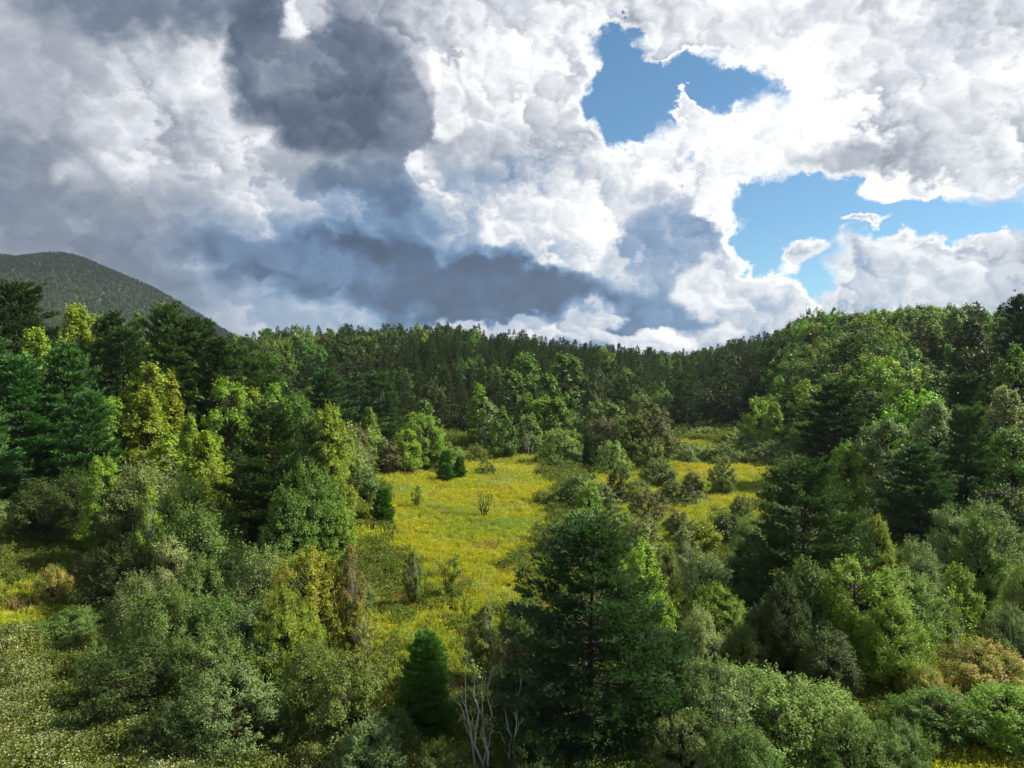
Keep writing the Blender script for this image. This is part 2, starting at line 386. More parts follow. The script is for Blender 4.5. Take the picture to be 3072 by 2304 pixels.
def PROFILE(kind):
    return {
        'egg': lambda s: np.sin(np.pi * np.clip(s, 0, 1) ** 0.75) ** 0.55,
        'round': lambda s: np.sqrt(np.clip(1 - (2 * s - 1) ** 2, 0, 1)) ** 0.8,
        'dome': lambda s: np.sqrt(np.clip(1 - s ** 2.2, 0, 1)) * (0.75 + 0.25 * np.clip(s * 4, 0, 1)),
        'spire': lambda s: np.clip(1 - s, 0, 1) ** 0.75 * np.clip(0.55 + s * 3, 0, 1),
        'upright': lambda s: (np.clip(1 - s, 0, 1) ** 0.5) * np.clip(0.35 + s * 1.3, 0, 1),
    }[kind]

def broad_proto(seed, H, W, base, n_clump, n_leaf, leaf, kind='egg', rc=0.13, stems=1, flatz=0.95, hollow=0.42, barkm=None, sides=5, gapk=0.0):
    g = np.random.RandomState(seed); prof = PROFILE(kind)
    ph = g.uniform(0, 6.28, 6); am = g.uniform(0.06, 0.17, 3)
    def env(s, a):
        return W / 2 * prof(s) * (1 + am[0] * np.sin(2 * a + ph[0] + 3 * s) + am[1] * np.sin(3 * a + ph[1] - 5 * s) + am[2] * np.sin(5 * a + ph[2] + 9 * s))
    s = g.uniform(0, 1, n_clump * 6); a = g.uniform(0, 6.283, n_clump * 6)
    keep = g.uniform(0, 1, len(s)) < (prof(s) * 0.85 + 0.15)
    s = s[keep][:n_clump]; a = a[keep][:n_clump]
    rho = 1 - hollow * g.uniform(0, 1, len(s)) ** 1.6
    rad = env(s, a) * rho
    R0 = min(W, H) * rc
    z = H * base + s * (H * (1 - base)) * (1 - rc * 0.4)
    C = np.stack([rad * 0.93 * np.cos(a), rad * 0.93 * np.sin(a), z], 1)
    cr = R0 * g.uniform(0.55, 1.35, len(s)) * (1.0 - 0.35 * s)
    per = (cr ** 2 / np.sum(cr ** 2) * n_leaf).astype(int) + 3
    idx = np.repeat(np.arange(len(s)), per); n = len(idx)
    d = rdir(n, g); d[:, 2] = np.where(d[:, 2] < -0.25, -d[:, 2] * 0.6, d[:, 2])
    rr = cr[idx] * g.uniform(0.15, 1, n) ** 0.45 * g.uniform(0.8, 1.15, n)
    P = C[idx] + d * rr[:, None] * np.array([1, 1, flatz])
    ns = 5 * len(s); ci = np.repeat(np.arange(len(s)), 5)
    so = unit(C[ci] - np.array([0, 0, H * base * 0.9])) * np.array([1, 1, 0.7]) + np.array([0, 0, 0.55]) + rdir(ns, g) * 0.55
    so = unit(so); sl = cr[ci] * g.uniform(0.9, 2.1, ns)
    m_ = int(n * 0.34); k_ = g.randint(0, ns, m_); kk = g.permutation(n)[:m_]
    P[kk] = C[ci[k_]] + so[k_] * (sl[k_] * g.uniform(0.2, 1, m_) ** 0.8)[:, None] + g.normal(size=(m_, 3)) * leaf * 0.45
    idx[kk] = ci[k_]
    out = unit(P - np.array([0, 0, H * (base + 1) * 0.42]))
    Nn = unit(d * 0.8 + out * 0.45 + np.array([0, 0, 0.25]) + rdir(n, g) * 0.55)
    # twigs poking out with leaves beyond the outline
    V, Fc, v = leaves(P, Nn, leaf, leaf * 0.68, g)
    cl = g.uniform(0, 1, len(s))
    v = np.clip(v * 0.65 + cl[idx] * 0.35, 0, 1)
    crown = make_mesh('crown', V, Fc, M_LEAF, [('v', 'FACE', v)])
    paths = []
    tr = H * 0.016 + 0.03
    if stems == 1:
        top = np.array([g.normal() * W * 0.03, g.normal() * W * 0.03, H * 0.86])
        tp = bend((0, 0, -0.4), top, g, 6, 0.012); paths.append((tp, np.linspace(tr * 1.25, tr * 0.25, 6)))
        for c, r_ in zip(C, cr):
            zz = max(H * base * 0.8, c[2] - np.hypot(c[0], c[1]) * 0.8 - 0.3)
            q = np.clip(zz / top[2], 0, 1); p0 = top * q
            paths.append((bend(p0, c, g, 3, 0.06), (tr * 0.42 * (1 - 0.6 * q), tr * 0.25, tr * 0.08)))
    else:
        tips = []
        for i in range(stems):
            b = 6.283 * i / stems + g.uniform(-.3, .3); q = g.uniform(0.25, 0.75)
            tip = np.array([math.cos(b) * W * 0.5 * q, math.sin(b) * W * 0.5 * q, H * g.uniform(0.6, 0.85)]); tips.append(tip)
            paths.append((bend((math.cos(b) * 0.15, math.sin(b) * 0.15, -0.3), tip, g, 5, 0.05), np.linspace(tr * 0.6, tr * 0.14, 5)))
        tips = np.array(tips)
        for c in C:
            k = np.argmin(np.sum((tips[:, :2] - c[:2]) ** 2, 1)); q = np.clip((c[2] - 0.25 * H) / H, 0.15, 0.9)
            paths.append((bend(tips[k] * q, c, g, 3, 0.07), (tr * 0.25, tr * 0.15, tr * 0.06)))
    tv, tf = tubes(paths, sides)
    trunk = make_mesh('trunk', tv, tf, barkm or M_BARK, smooth=True)
    return dict(H=H, W=W, parts=[('trunk', trunk), ('crown', crown)])

def conifer_proto(seed, H, W, base, whorls, nb, tufts, nl, nw, k, shape='pine', spread=0.55, barkm=None, sides=5):
    g = np.random.RandomState(seed); paths = []; PP = []; DD = []; TT = []
    ph = g.uniform(0, 6.28, 2); am = (0.12, 0.10) if shape != 'spruce' else (0.05, 0.05)
    tr = H * 0.014 + 0.03
    lean = g.normal(size=2) * H * 0.01
    axis = lambda z: np.array([lean[0] * (z / H) ** 2, lean[1] * (z / H) ** 2, z])
    zs = np.linspace(0, 7, 8) / 7 * H
    paths.append((np.array([axis(z) for z in zs]) + np.array([0, 0, -0.3]), np.linspace(tr * 1.2, tr * 0.12, 8)))
    for i in range(whorls):
        s = (i + g.uniform(-.25, .25)) / whorls; s = min(max(s, 0.0), 0.985)
        z = H * (base + (1 - base) * s)
        if shape == 'pine':
            env = W / 2 * (1 - s) ** 0.54 * min(1.0, 0.66 + s * 1.6); e0 = -0.06 + 0.75 * s ** 1.6
        elif shape == 'spruce':
            env = W / 2 * (1 - s) ** 0.92 * min(1.0, 0.8 + s); e0 = -0.28 + 0.75 * s
        elif shape == 'column':
            env = W / 2 * (1 - s) ** 0.46 * min(1.0, 0.72 + s * 1.3); e0 = 0.50 + 0.55 * s
        else:  # hemlock, broad and layered
            env = W / 2 * (1 - s) ** 0.7 * min(1.0, 0.6 + s * 1.5); e0 = -0.15 + 0.5 * s
        n_b = max(3, int(round(nb * (1 - 0.35 * s))))
        a0 = g.uniform(0, 6.28)
        for j in range(n_b):
            a = a0 + 6.283 * j / n_b + g.uniform(-.35, .35)
            ln = env * (g.uniform(0.55, 1.12) if shape == 'pine' else g.uniform(0.7, 1.1)) * (1 + am[0] * math.sin(a + ph[0]) + am[1] * math.sin(2 * a + ph[1] + 5 * s)) + 0.12
            e = e0 + g.uniform(-.12, .12)
            d = np.array([math.cos(a) * math.cos(e), math.sin(a) * math.cos(e), math.sin(e)])
            p0 = axis(z); tip = p0 + d * ln
            curve = 0.10 * ln * (1 if shape != 'spruce' else -0.6)
            nt = max(4, int(tufts * (ln / (W / 2)) ** 1.15))
            t = g.uniform(0.22 if shape != 'pine' else 0.34, 1.03, nt) ** 0.8
            side = np.array([-math.sin(a), math.cos(a), 0])
            lat = g.normal(size=nt) * 0.20 * ln * (1.15 - t) ** 0.5 + g.normal(size=nt) * 0.03 * W
            vert = g.normal(size=nt) * 0.025 * W * (1.0 if shape == 'pine' else 0.5) + curve * t ** 2
            if shape in ('pine', 'hemlock'):
                nc = max(3, int(3 + 6 * ln / (W / 2)))
                tc_ = g.uniform(0.38, 1.0, nc); tc_[0] = 1.0; lc = g.normal(size=nc) * 0.24 * ln * (1.2 - tc_) ** 0.5
                q = g.randint(0, nc, nt); sg = 0.029 * W * g.uniform(.6, 1.3, nc)[q]
                t = tc_[q] + g.normal(size=nt) * sg / ln; lat = lc[q] + g.normal(size=nt) * sg; vert = g.normal(size=nt) * sg * 0.55 + curve * t ** 2
            P = p0 + d * (t * ln)[:, None] + side * lat[:, None]; P[:, 2] += vert + np.abs(lat) * (0.10 if shape != 'spruce' else -0.25)
            up = {'pine': 0.55, 'spruce': 0.05, 'column': 0.9}.get(shape, 0.05)
            Dn = d + side * (lat / (0.25 * ln + 0.1))[:, None] * 0.8 + np.array([0, 0, up])
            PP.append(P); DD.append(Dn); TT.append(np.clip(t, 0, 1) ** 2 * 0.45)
            paths.append((bend(p0, tip + np.array([0, 0, curve]), g, 3, 0.02), (tr * 0.3 * (1 - s) + 0.008, tr * 0.18 * (1 - s) + 0.006, 0.004)))
    P = np.concatenate(PP); Dn = np.concatenate(DD)
    top = np.repeat(axis(H)[None], 10, 0); top[:, 2] -= np.linspace(0, H * 0.06, 10)
    P = np.concatenate([P, top]); Dn = np.concatenate([Dn, np.tile([0, 0, 1.0], (10, 1)) + g.normal(size=(10, 3)) * 0.3])
    V, Fc, v = needles(P, Dn, nl, nw, k, spread, g)
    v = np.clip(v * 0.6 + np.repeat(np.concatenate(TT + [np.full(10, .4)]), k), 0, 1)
    crown = make_mesh('crown', V, Fc, M_NEED, [('v', 'FACE', v)])
    tv, tf = tubes(paths, sides)
    return dict(H=H, W=W, parts=[('trunk', make_mesh('trunk', tv, tf, barkm or M_BARK, smooth=True)), ('crown', crown)])

PROTO = {}
def build_protos():
    P = PROTO
    # near: leaves of a few pixels
    P['broad0'] = [broad_proto(101, 10, 7.4, 0.12, 230, 42000, 0.14, 'egg', 0.115), broad_proto(102, 10, 7.0, 0.08, 250, 42000, 0.135, 'round', 0.11),
                   broad_proto(103, 11, 6.5, 0.10, 250, 40000, 0.14, 'upright', 0.105),
                   broad_proto(104, 12, 4.6, 0.06, 230, 34000, 0.135, 'egg', 0.15)]
    P['airy0'] = [broad_proto(111, 9, 5.5, 0.18, 120, 19000, 0.12, 'upright', 0.10, stems=3, hollow=0.8, barkm=M_GREY),
                  broad_proto(112, 9, 5.5, 0.15, 110, 18000, 0.12, 'egg', 0.09, stems=3, hollow=0.8, barkm=M_GREY)]
    P['shrub0'] = [broad_proto(121, 5, 6.5, 0.03, 260, 44000, 0.10, 'dome', 0.12, stems=7), broad_proto(122, 5, 6.5, 0.03, 280, 44000, 0.10, 'dome', 0.11, stems=7, flatz=0.8),
                   broad_proto(123, 5, 6.2, 0.02, 220, 38000, 0.10, 'egg', 0.12, stems=6),
                    broad_proto(124, 6, 4.2, 0.02, 180, 30000, 0.10, 'egg', 0.16, stems=6), broad_proto(125, 7, 3.2, 0.02, 160, 24000, 0.10, 'egg', 0.19, stems=5)]
    P['pine0'] = [conifer_proto(131, 13, 9.2, 0.05, 22, 10, 210, 0.24, 0.062, 8, 'pine'), conifer_proto(132, 13, 8.0, 0.04, 22, 10, 200, 0.24, 0.062, 8, 'pine', 0.6)]
    P['column0'] = [conifer_proto(141, 6.4, 3.4, 0.01, 30, 13, 90, 0.17, 0.030, 7, 'column', 0.5)]
    P['bare0'] = None
    # middle distance
    P['broad1'] = [broad_proto(201, 15, 10, 0.07, 150, 19000, 0.30, 'egg', 0.11), broad_proto(202, 14, 10.5, 0.06, 160, 19000, 0.30, 'round', 0.11),
                   broad_proto(203, 16, 9, 0.07, 150, 18000, 0.30, 'upright', 0.11), broad_proto(204, 15, 9, 0.08, 110, 15000, 0.30, 'egg', 0.13),
                   broad_proto(205, 17, 6, 0.05, 160, 16000, 0.29, 'egg', 0.17), broad_proto(206, 18, 4.4, 0.05, 140, 12000, 0.28, 'upright', 0.2)]
    P['airy1'] = [broad_proto(211, 12, 8, 0.12, 90, 5500, 0.30, 'upright', 0.11, stems=3, hollow=0.8, barkm=M_GREY), broad_proto(212, 12, 4, 0.12, 80, 4500, 0.28, 'egg', 0.18, stems=3, hollow=0.8, barkm=M_GREY)]
    P['shrub1'] = [broad_proto(221, 5, 6.5, 0.02, 90, 7000, 0.24, 'dome', 0.14, stems=6, sides=3), broad_proto(222, 5, 6.5, 0.02, 110, 7000, 0.22, 'dome', 0.12, stems=6, flatz=0.8, sides=3), broad_proto(223, 6, 4, 0.02, 100, 6500, 0.24, 'egg', 0.18, stems=6, sides=3)]
    P['pine1'] = [conifer_proto(231, 20, 12.5, 0.05, 20, 8, 100, 0.70, 0.20, 5, 'pine'), conifer_proto(232, 20, 12, 0.06, 18, 8, 100, 0.70, 0.20, 5, 'pine'),
                  conifer_proto(233, 20, 11.5, 0.04, 22, 8, 96, 0.65, 0.20, 5, 'pine', 0.65), conifer_proto(234, 20, 8.5, 0.04, 24, 8, 90, 0.6, 0.18, 5, 'pine', 0.65)]
    P['spruce1'] = [conifer_proto(241, 15, 6.2, 0.03, 28, 8, 40, 0.45, 0.16, 4, 'spruce')]
    P['column1'] = [conifer_proto(251, 6.2, 3.6, 0.01, 20, 10, 36, 0.30, 0.09, 6, 'column', 0.5), conifer_proto(252, 6.2, 3.9, 0.01, 18, 10, 36, 0.30, 0.09, 6, 'column', 0.55)]
    # far
    P['broad2'] = [broad_proto(301 + i, 14, 12, 0.06, 75, 5200, 0.62, k, 0.13, sides=3) for i, k in enumerate(['egg', 'round', 'dome', 'egg'])] + [broad_proto(309, 16, 6.5, 0.05, 80, 4200, 0.6, 'egg', 0.18, sides=3), broad_proto(310, 16, 4.2, 0.05, 70, 3200, 0.55, 'egg', 0.22, sides=3)]
    P['airy2'] = P['broad2']; P['shrub2'] = [broad_proto(321, 5, 6.5, 0.02, 50, 2600, 0.40, 'dome', 0.15, stems=5, sides=3)]
    P['spruce2'] = [conifer_proto(331 + i, 16, 7.0, 0.03, 20, 7, 22, 0.75, 0.27, 3, 'spruce', sides=3) for i in range(3)]
    P['hemlock2'] = [conifer_proto(341 + i, 18, 10.5, 0.03, 18, 7, 34, 0.8, 0.32, 3, 'hemlock', sides=3) for i in range(2)]
    P['pine2'] = [conifer_proto(351, 20, 11.5, 0.05, 16, 7, 44, 0.9, 0.34, 4, 'pine', sides=3)]
    P['column2'] = P['column1']; P['hemlock1'] = P['hemlock2']; P['hemlock0'] = P['hemlock2']; P['spruce0'] = P['spruce1']
build_protos()

NAMES = {'broad': 'broadleaf_tree', 'airy': 'slender_tree', 'shrub': 'shrub', 'pine': 'pine_tree', 'column': 'young_pine',
         'spruce': 'spruce_tree', 'hemlock': 'hemlock_tree'}
CATS = {'broad': 'tree', 'airy': 'tree', 'shrub': 'shrub', 'pine': 'pine tree', 'column': 'pine tree', 'spruce': 'spruce tree', 'hemlock': 'conifer'}
# foliage albedo, amount of turned leaves, colour of the turned leaves
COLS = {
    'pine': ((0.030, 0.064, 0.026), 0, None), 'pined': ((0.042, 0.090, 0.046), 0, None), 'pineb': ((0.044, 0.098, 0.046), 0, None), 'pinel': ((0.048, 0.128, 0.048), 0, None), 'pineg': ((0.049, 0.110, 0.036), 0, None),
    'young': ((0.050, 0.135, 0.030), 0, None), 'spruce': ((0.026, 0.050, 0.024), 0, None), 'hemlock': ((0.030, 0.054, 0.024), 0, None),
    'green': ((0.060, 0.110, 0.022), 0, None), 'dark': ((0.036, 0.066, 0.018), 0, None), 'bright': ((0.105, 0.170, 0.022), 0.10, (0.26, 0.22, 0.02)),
    'yellow': ((0.130, 0.165, 0.020), 0.28, (0.24, 0.24, 0.02)), 'amber': ((0.135, 0.150, 0.018), 0.25, (0.28, 0.22, 0.02)),
    'red': ((0.110, 0.110, 0.025), 0.42, (0.26, 0.10, 0.05)), 'grey': ((0.110, 0.145, 0.080), 0, None), 'silver': ((0.17, 0.20, 0.14), 0, None),
    'olive': ((0.074, 0.104, 0.026), 0, None), 'brown': ((0.078, 0.082, 0.038), 0.15, (0.13, 0.10, 0.045)), 'sumac': ((0.120, 0.150, 0.03), 0.5, (0.36, 0.25, 0.08)),
    'pale': ((0.110, 0.155, 0.048), 0, None), 'mid': ((0.065, 0.105, 0.030), 0, None),
}
def lift(c):
    if c[2] > 0.055: return (c[0] * 1.32, c[1] * 1.42, c[2] * 0.85)
    return (c[0] * 1.62, c[1] * 1.66, c[2] * 1.25) if c[0] > 0.05 else (c[0] * 1.25, c[1] * 1.15, c[2] * 0.85)
rp = random.Random(5)
def place(kind, x, y, H, W, colour, label, group=None, jit=0.10, lod=None, rot=None, var=None):
    if lod is None: lod = 0 if y < 88 else 1 if y < 205 else 2
    pr = sorted(PROTO[kind + str(lod)], key=lambda q: abs(math.log((q['H'] / q['W']) / (H / W))) + rp.uniform(0, 0.30)); p = pr[0]
    z = float(zg(x, y))
    e = bpy.data.objects.new(NAMES[kind], None); COL.objects.link(e)
    e.location = (x, y, z - 0.05); e.rotation_euler = (0, 0, rp.uniform(0, 6.283) if rot is None else rot)
    e.scale = (W / p['W'], W / p['W'], H / p['H']); e.empty_display_size = 0.5
    e['label'] = label; e['category'] = CATS[kind]
    if group: e['group'] = group
    c, am, ac = COLS[colour]; c = lift(c); j = [rp.uniform(1 - jit, 1 + jit) for _ in range(2)]
    for nm, me in p['parts']:
        o = bpy.data.objects.new(nm, me); COL.objects.link(o); o.parent = e
        if nm == 'crown':
            o.color = (c[0] * j[0] * j[1], c[1] * j[1], c[2] * j[1], am); o['accent'] = list(ac or c)
    return e

def tree(px, ytop, Y, wpx, kind, colour, label, group=None, **k):
    x = (px - CX) / F * Y; ztop = ZC + (CY - ytop) / F * Y; H = ztop - float(zg(x, Y))
    if kind == 'shrub' and 84 < Y < 175 and 540 < px < 770: H *= 0.86; wpx *= 1.05      # the low scrub of the valley floor
    H = max(H, 0.8)
    return place(kind, x, Y, H, wpx / F * Y * {'broad': 1.2, 'pine': 1.4}.get(kind, 1.1), colour, label, group, **k)

# ------------------------------------------------------------------ ground
def build_ground():
    na = 480; th = np.linspace(-math.pi, math.pi, na, endpoint=False)
    r = np.concatenate([[0.5], np.geomspace(6, 7000, 250)])
    T, Q = np.meshgrid(th, r); X = Q * np.sin(T); Y = Q * np.cos(T); Z = zg(X, Y)
    Z[Q > 2500] = Z[Q > 2500]
    V = np.stack([X, Y, Z], -1).reshape(-1, 3)
    i = np.arange(len(r) - 1)[:, None] * na; j = np.arange(na)[None]; jn = (j + 1) % na
    Fc = np.stack([i + j, i + na + j, i + na + jn, i + jn], -1).reshape(-1, 4)
    m = bpy.data.materials.new('meadow_soil'); m.use_nodes = True; t = m.node_tree; N = NT(t)
    p = t.nodes['Principled BSDF']; tc = t.nodes.new('ShaderNodeTexCoord'); O = tc.outputs['Object']
    n1, _ = N.noise(O, 0.06, 5, 0.6); n2, _ = N.noise(O, 0.9, 6, 0.7); n3, _ = N.noise(O, 0.25, 4, 0.6)
    a = t.nodes.new('ShaderNodeAttribute'); a.attribute_name = 'gold'
    green = N.ramp(n2, [(0.3, (0.018, 0.030, 0.008)), (0.6, (0.045, 0.065, 0.014)), (0.8, (0.07, 0.08, 0.02))])
    gold = N.ramp(N.math('ADD', N.math('MULTIPLY', n2, 0.6), N.math('MULTIPLY', n3, 0.4)), [(0.3, (0.09, 0.12, 0.015)), (0.5, (0.20, 0.20, 0.018)), (0.7, (0.27, 0.22, 0.02))])
    t.links.new(N.mix(a.outputs['Fac'], green, gold), p.inputs['Base Color'])
    p.inputs['Roughness'].default_value = 0.95; p.inputs['Specular IOR Level'].default_value = 0.1
    b = t.nodes.new('ShaderNodeBump'); b.inputs['Strength'].default_value = 0.6; b.inputs['Distance'].default_value = 0.3
    t.links.new(n2, b.inputs['Height']); t.links.new(b.outputs[0], p.inputs['Normal'])
    w = gold_weight(X.ravel(), Y.ravel())
    me = make_mesh('ground', V, Fc, m, [('gold', 'POINT', w)], smooth=True)
    o = link('ground', me); o['kind'] = 'structure'

def poly_px(pts): return [hit(px, py) for px, py in pts]
MEADOW_A = poly_px([(372, 450), (400, 462), (432, 452), (470, 447), (548, 450), (572, 478), (574, 520), (566, 560), (540, 600), (520, 650), (530, 760), (330, 760), (345, 700), (385, 620), (368, 560), (356, 540), (350, 490)])
MEADOW_B = poly_px([(600, 500), (640, 482), (700, 474), (752, 462), (808, 462), (800, 488), (745, 505), (700, 540), (655, 520)])
MEADOW_C = poly_px([(585, 452), (640, 462), (640, 478), (570, 480)])
MEADOW_E = poly_px([(565, 450), (660, 432), (800, 436), (810, 470), (800, 500), (730, 560), (640, 610), (560, 600), (545, 520)])
MEADOW_L = poly_px([(-60, 548), (30, 545), (75, 570), (120, 600), (110, 640), (60, 655), (-60, 660)])
MEADOW_R = poly_px([(985, 560), (1060, 560), (1060, 620), (1000, 620)])
MEADOW_D = poly_px([(205, 445), (255, 445), (260, 462), (205, 462)])
BROWN = poly_px([(425, 440), (560, 446), (556, 458), (440, 458)])
def vnoise(x, y, s, seed=0.0):
    return (np.sin(x * s + seed) * np.cos(y * s * 1.3 + seed * 2) + np.sin(x * s * 2.1 + y * s * 1.7 + seed) * 0.6 + np.sin(y * s * 3.7 - x * s * 2.9 + seed * 3) * 0.4) / 2.0

def softpoly(x, y, poly, s=5.0):
    """share of jittered samples inside the outline: 0..1"""
    acc = 0
    for k in range(6):
        a = k * 1.047; acc = acc + inpoly(x + s * math.cos(a), y + s * math.sin(a), poly)
    return acc / 6.0
def gold_weight(x, y):
    w = np.zeros(len(x)); x, y = x + 4.5 * vnoise(x, y, 0.13, 1.7) + 2.2 * vnoise(x, y, 0.41, 6.1), y + 5.0 * vnoise(x, y, 0.11, 3.3)
    for p, q in ((MEADOW_A, 1.0), (MEADOW_B, 1.0), (MEADOW_C, .7), (MEADOW_E, 1.0), (MEADOW_L, .9), (MEADOW_R, .6), (MEADOW_D, .6)):
        w = np.maximum(w, softpoly(x, y, p) * q)
    return w
build_ground()

# ------------------------------------------------------------------ plants of the meadow and the undergrowth (nobody could count them)
def plain(name, c, rough=0.7, trans=0.3, vary=0.5):
    m = leaf_material(name, 'INSTANCER', rough, trans, 0.2, vary); t = m.node_tree
    for n in list(t.nodes):
        if n.type == 'ATTRIBUTE' and n.attribute_name == 'tint':
            mx = t.nodes.new('ShaderNodeMix'); mx.data_type = 'RGBA'; mx.blend_type = 'MULTIPLY'; mx.inputs[0].default_value = 1.0
            mx.inputs[7].default_value = tuple(c) + (1,)
            for l in list(n.outputs['Color'].links):
                to = l.to_socket; t.links.new(mx.outputs[2], to)
            t.links.new(n.outputs['Color'], mx.inputs[6])
    return m
M_STEM = plain('herb_leaf', (0.29, 0.33, 0.024)); M_GOLD = plain('goldenrod_flower', (0.43, 0.40, 0.02), vary=0.35)
M_WHITE = plain('aster_flower', (0.30, 0.35, 0.17), vary=0.5); M_TAN = plain('sedge', (0.19, 0.15, 0.035)); M_WEED = plain('weed_leaf', (0.10, 0.135, 0.022))

def herb(seed, n, rad, h, stem_m, top_m, topfrac, leaf=0.16, topn=0):
    g = np.random.RandomState(seed); V = []; Fc = []; v = []; mi = []; off = 0
    a = g.uniform(0, 6.28, n); q = rad * np.sqrt(g.uniform(0, 1, n))
    B = np.stack([q * np.cos(a), q * np.sin(a), np.full(n, -0.05)], 1)
    hh = h * g.uniform(0.6, 1.1, n)
    tip = B + np.stack([g.normal(size=n) * 0.12 * h, g.normal(size=n) * 0.12 * h, hh], 1)
    b = unit(np.cross(tip - B, rdir(n, g))) * leaf * 0.3
    V1 = np.stack([B - b, B + b, tip], 1).reshape(-1, 3); F1 = np.arange(n * 3).reshape(n, 3)
    m = n * 2; k = g.randint(0, n, m); f = g.uniform(0.3, 0.95, (m, 1)); P = B[k] * (1 - f) + tip[k] * f
    d = unit(rdir(m, g) * np.array([1, 1, 0.4]) + np.array([0, 0, 0.3])); bb = unit(np.cross(d, rdir(m, g))) * leaf * 0.22
    V2 = np.stack([P - bb, P + bb, P + d * leaf], 1).reshape(-1, 3); F2 = np.arange(m * 3).reshape(m, 3) + len(V1)
    nt = int(n * topfrac) * 3; k = g.randint(0, n, nt) if nt else np.zeros(0, int)
    T = tip[k] + g.normal(size=(nt, 3)) * leaf * 0.5; d = unit(rdir(nt, g) + np.array([0.3, 0, 0.7])); u = unit(np.cross(d, rdir(nt, g))); w = np.cross(d, u); s = leaf * 0.34
    V3 = np.stack([T + u * s, T - u * s * .5 + w * s * .87, T - u * s * .5 - w * s * .87], 1).reshape(-1, 3); F3 = np.arange(nt * 3).reshape(nt, 3) + len(V1) + len(V2)
    VV = np.concatenate([V1, V2, V3]); FF = np.concatenate([F1, F2, F3])
    mi = np.concatenate([np.zeros(n + m, int), np.ones(nt, int)])
    return make_mesh('herb', VV, FF, attrs=[('v', 'FACE', g.uniform(0, 1, len(FF)))], mats=[stem_m, top_m], midx=mi)

def scatter(name, label, pts, scale, tint, idx, meshes, mats_note=None):
    """one object of kind stuff: a plant mesh on each point"""
    n = len(pts)
    me = bpy.data.meshes.new(name); me.vertices.add(n); me.vertices.foreach_set('co', np.asarray(pts, np.float32).ravel())
    for an, arr in (('s', scale), ('rot', rs.uniform(0, 6.283, n))):
        a = me.attributes.new(an, 'FLOAT', 'POINT'); a.data.foreach_set('value', np.asarray(arr, np.float32))
    a = me.attributes.new('pick', 'INT', 'POINT'); a.data.foreach_set('value', np.asarray(idx, np.int32))
    a = me.attributes.new('tint', 'FLOAT_COLOR', 'POINT'); a.data.foreach_set('color', np.asarray(np.c_[tint, np.ones(n)], np.float32).ravel())
    o = link(name, me)
    coll = bpy.data.collections.new(name + '_kinds')
    for i, q in enumerate(meshes):
        ob = bpy.data.objects.new('%s_kind_%02d' % (name, i), q); coll.objects.link(ob)
    ng = bpy.data.node_groups.new(name, 'GeometryNodeTree')
    ng.interface.new_socket('Geometry', in_out='INPUT', socket_type='NodeSocketGeometry')
    ng.interface.new_socket('Geometry', in_out='OUTPUT', socket_type='NodeSocketGeometry')
    gi = ng.nodes.new('NodeGroupInput'); go = ng.nodes.new('NodeGroupOutput')
    ip = ng.nodes.new('GeometryNodeInstanceOnPoints'); ci = ng.nodes.new('GeometryNodeCollectionInfo')
    ci.inputs['Collection'].default_value = coll; ci.inputs['Separate Children'].default_value = True; ci.inputs['Reset Children'].default_value = True
    ip.inputs['Pick Instance'].default_value = True
    def attr(nm, ty):
        q = ng.nodes.new('GeometryNodeInputNamedAttribute'); q.data_type = ty; q.inputs['Name'].default_value = nm
        return [s for s in q.outputs if s.enabled and s.name == 'Attribute'][0]
    cr = ng.nodes.new('ShaderNodeCombineXYZ'); ng.links.new(attr('rot', 'FLOAT'), cr.inputs[2])
    ng.links.new(gi.outputs[0], ip.inputs['Points']); ng.links.new(ci.outputs[0], ip.inputs['Instance'])
    ng.links.new(attr('pick', 'INT'), ip.inputs['Instance Index']); ng.links.new(cr.outputs[0], ip.inputs['Rotation'])
    ng.links.new(attr('s', 'FLOAT'), ip.inputs['Scale'])
    ng.links.new(ip.outputs[0], go.inputs[0])
    md = o.modifiers.new('plants', 'NODES'); md.node_group = ng
    o['kind'] = 'stuff'; o['label'] = label
    return o

def field(n, rmin, rmax, thmax=R(41), power=1.0):
    th = rs.uniform(-thmax, thmax, n); u = rs.uniform(0, 1, n)
    r = (rmin ** power + u * (rmax ** power - rmin ** power)) ** (1 / power)
    return r * np.sin(th), r * np.cos(th)

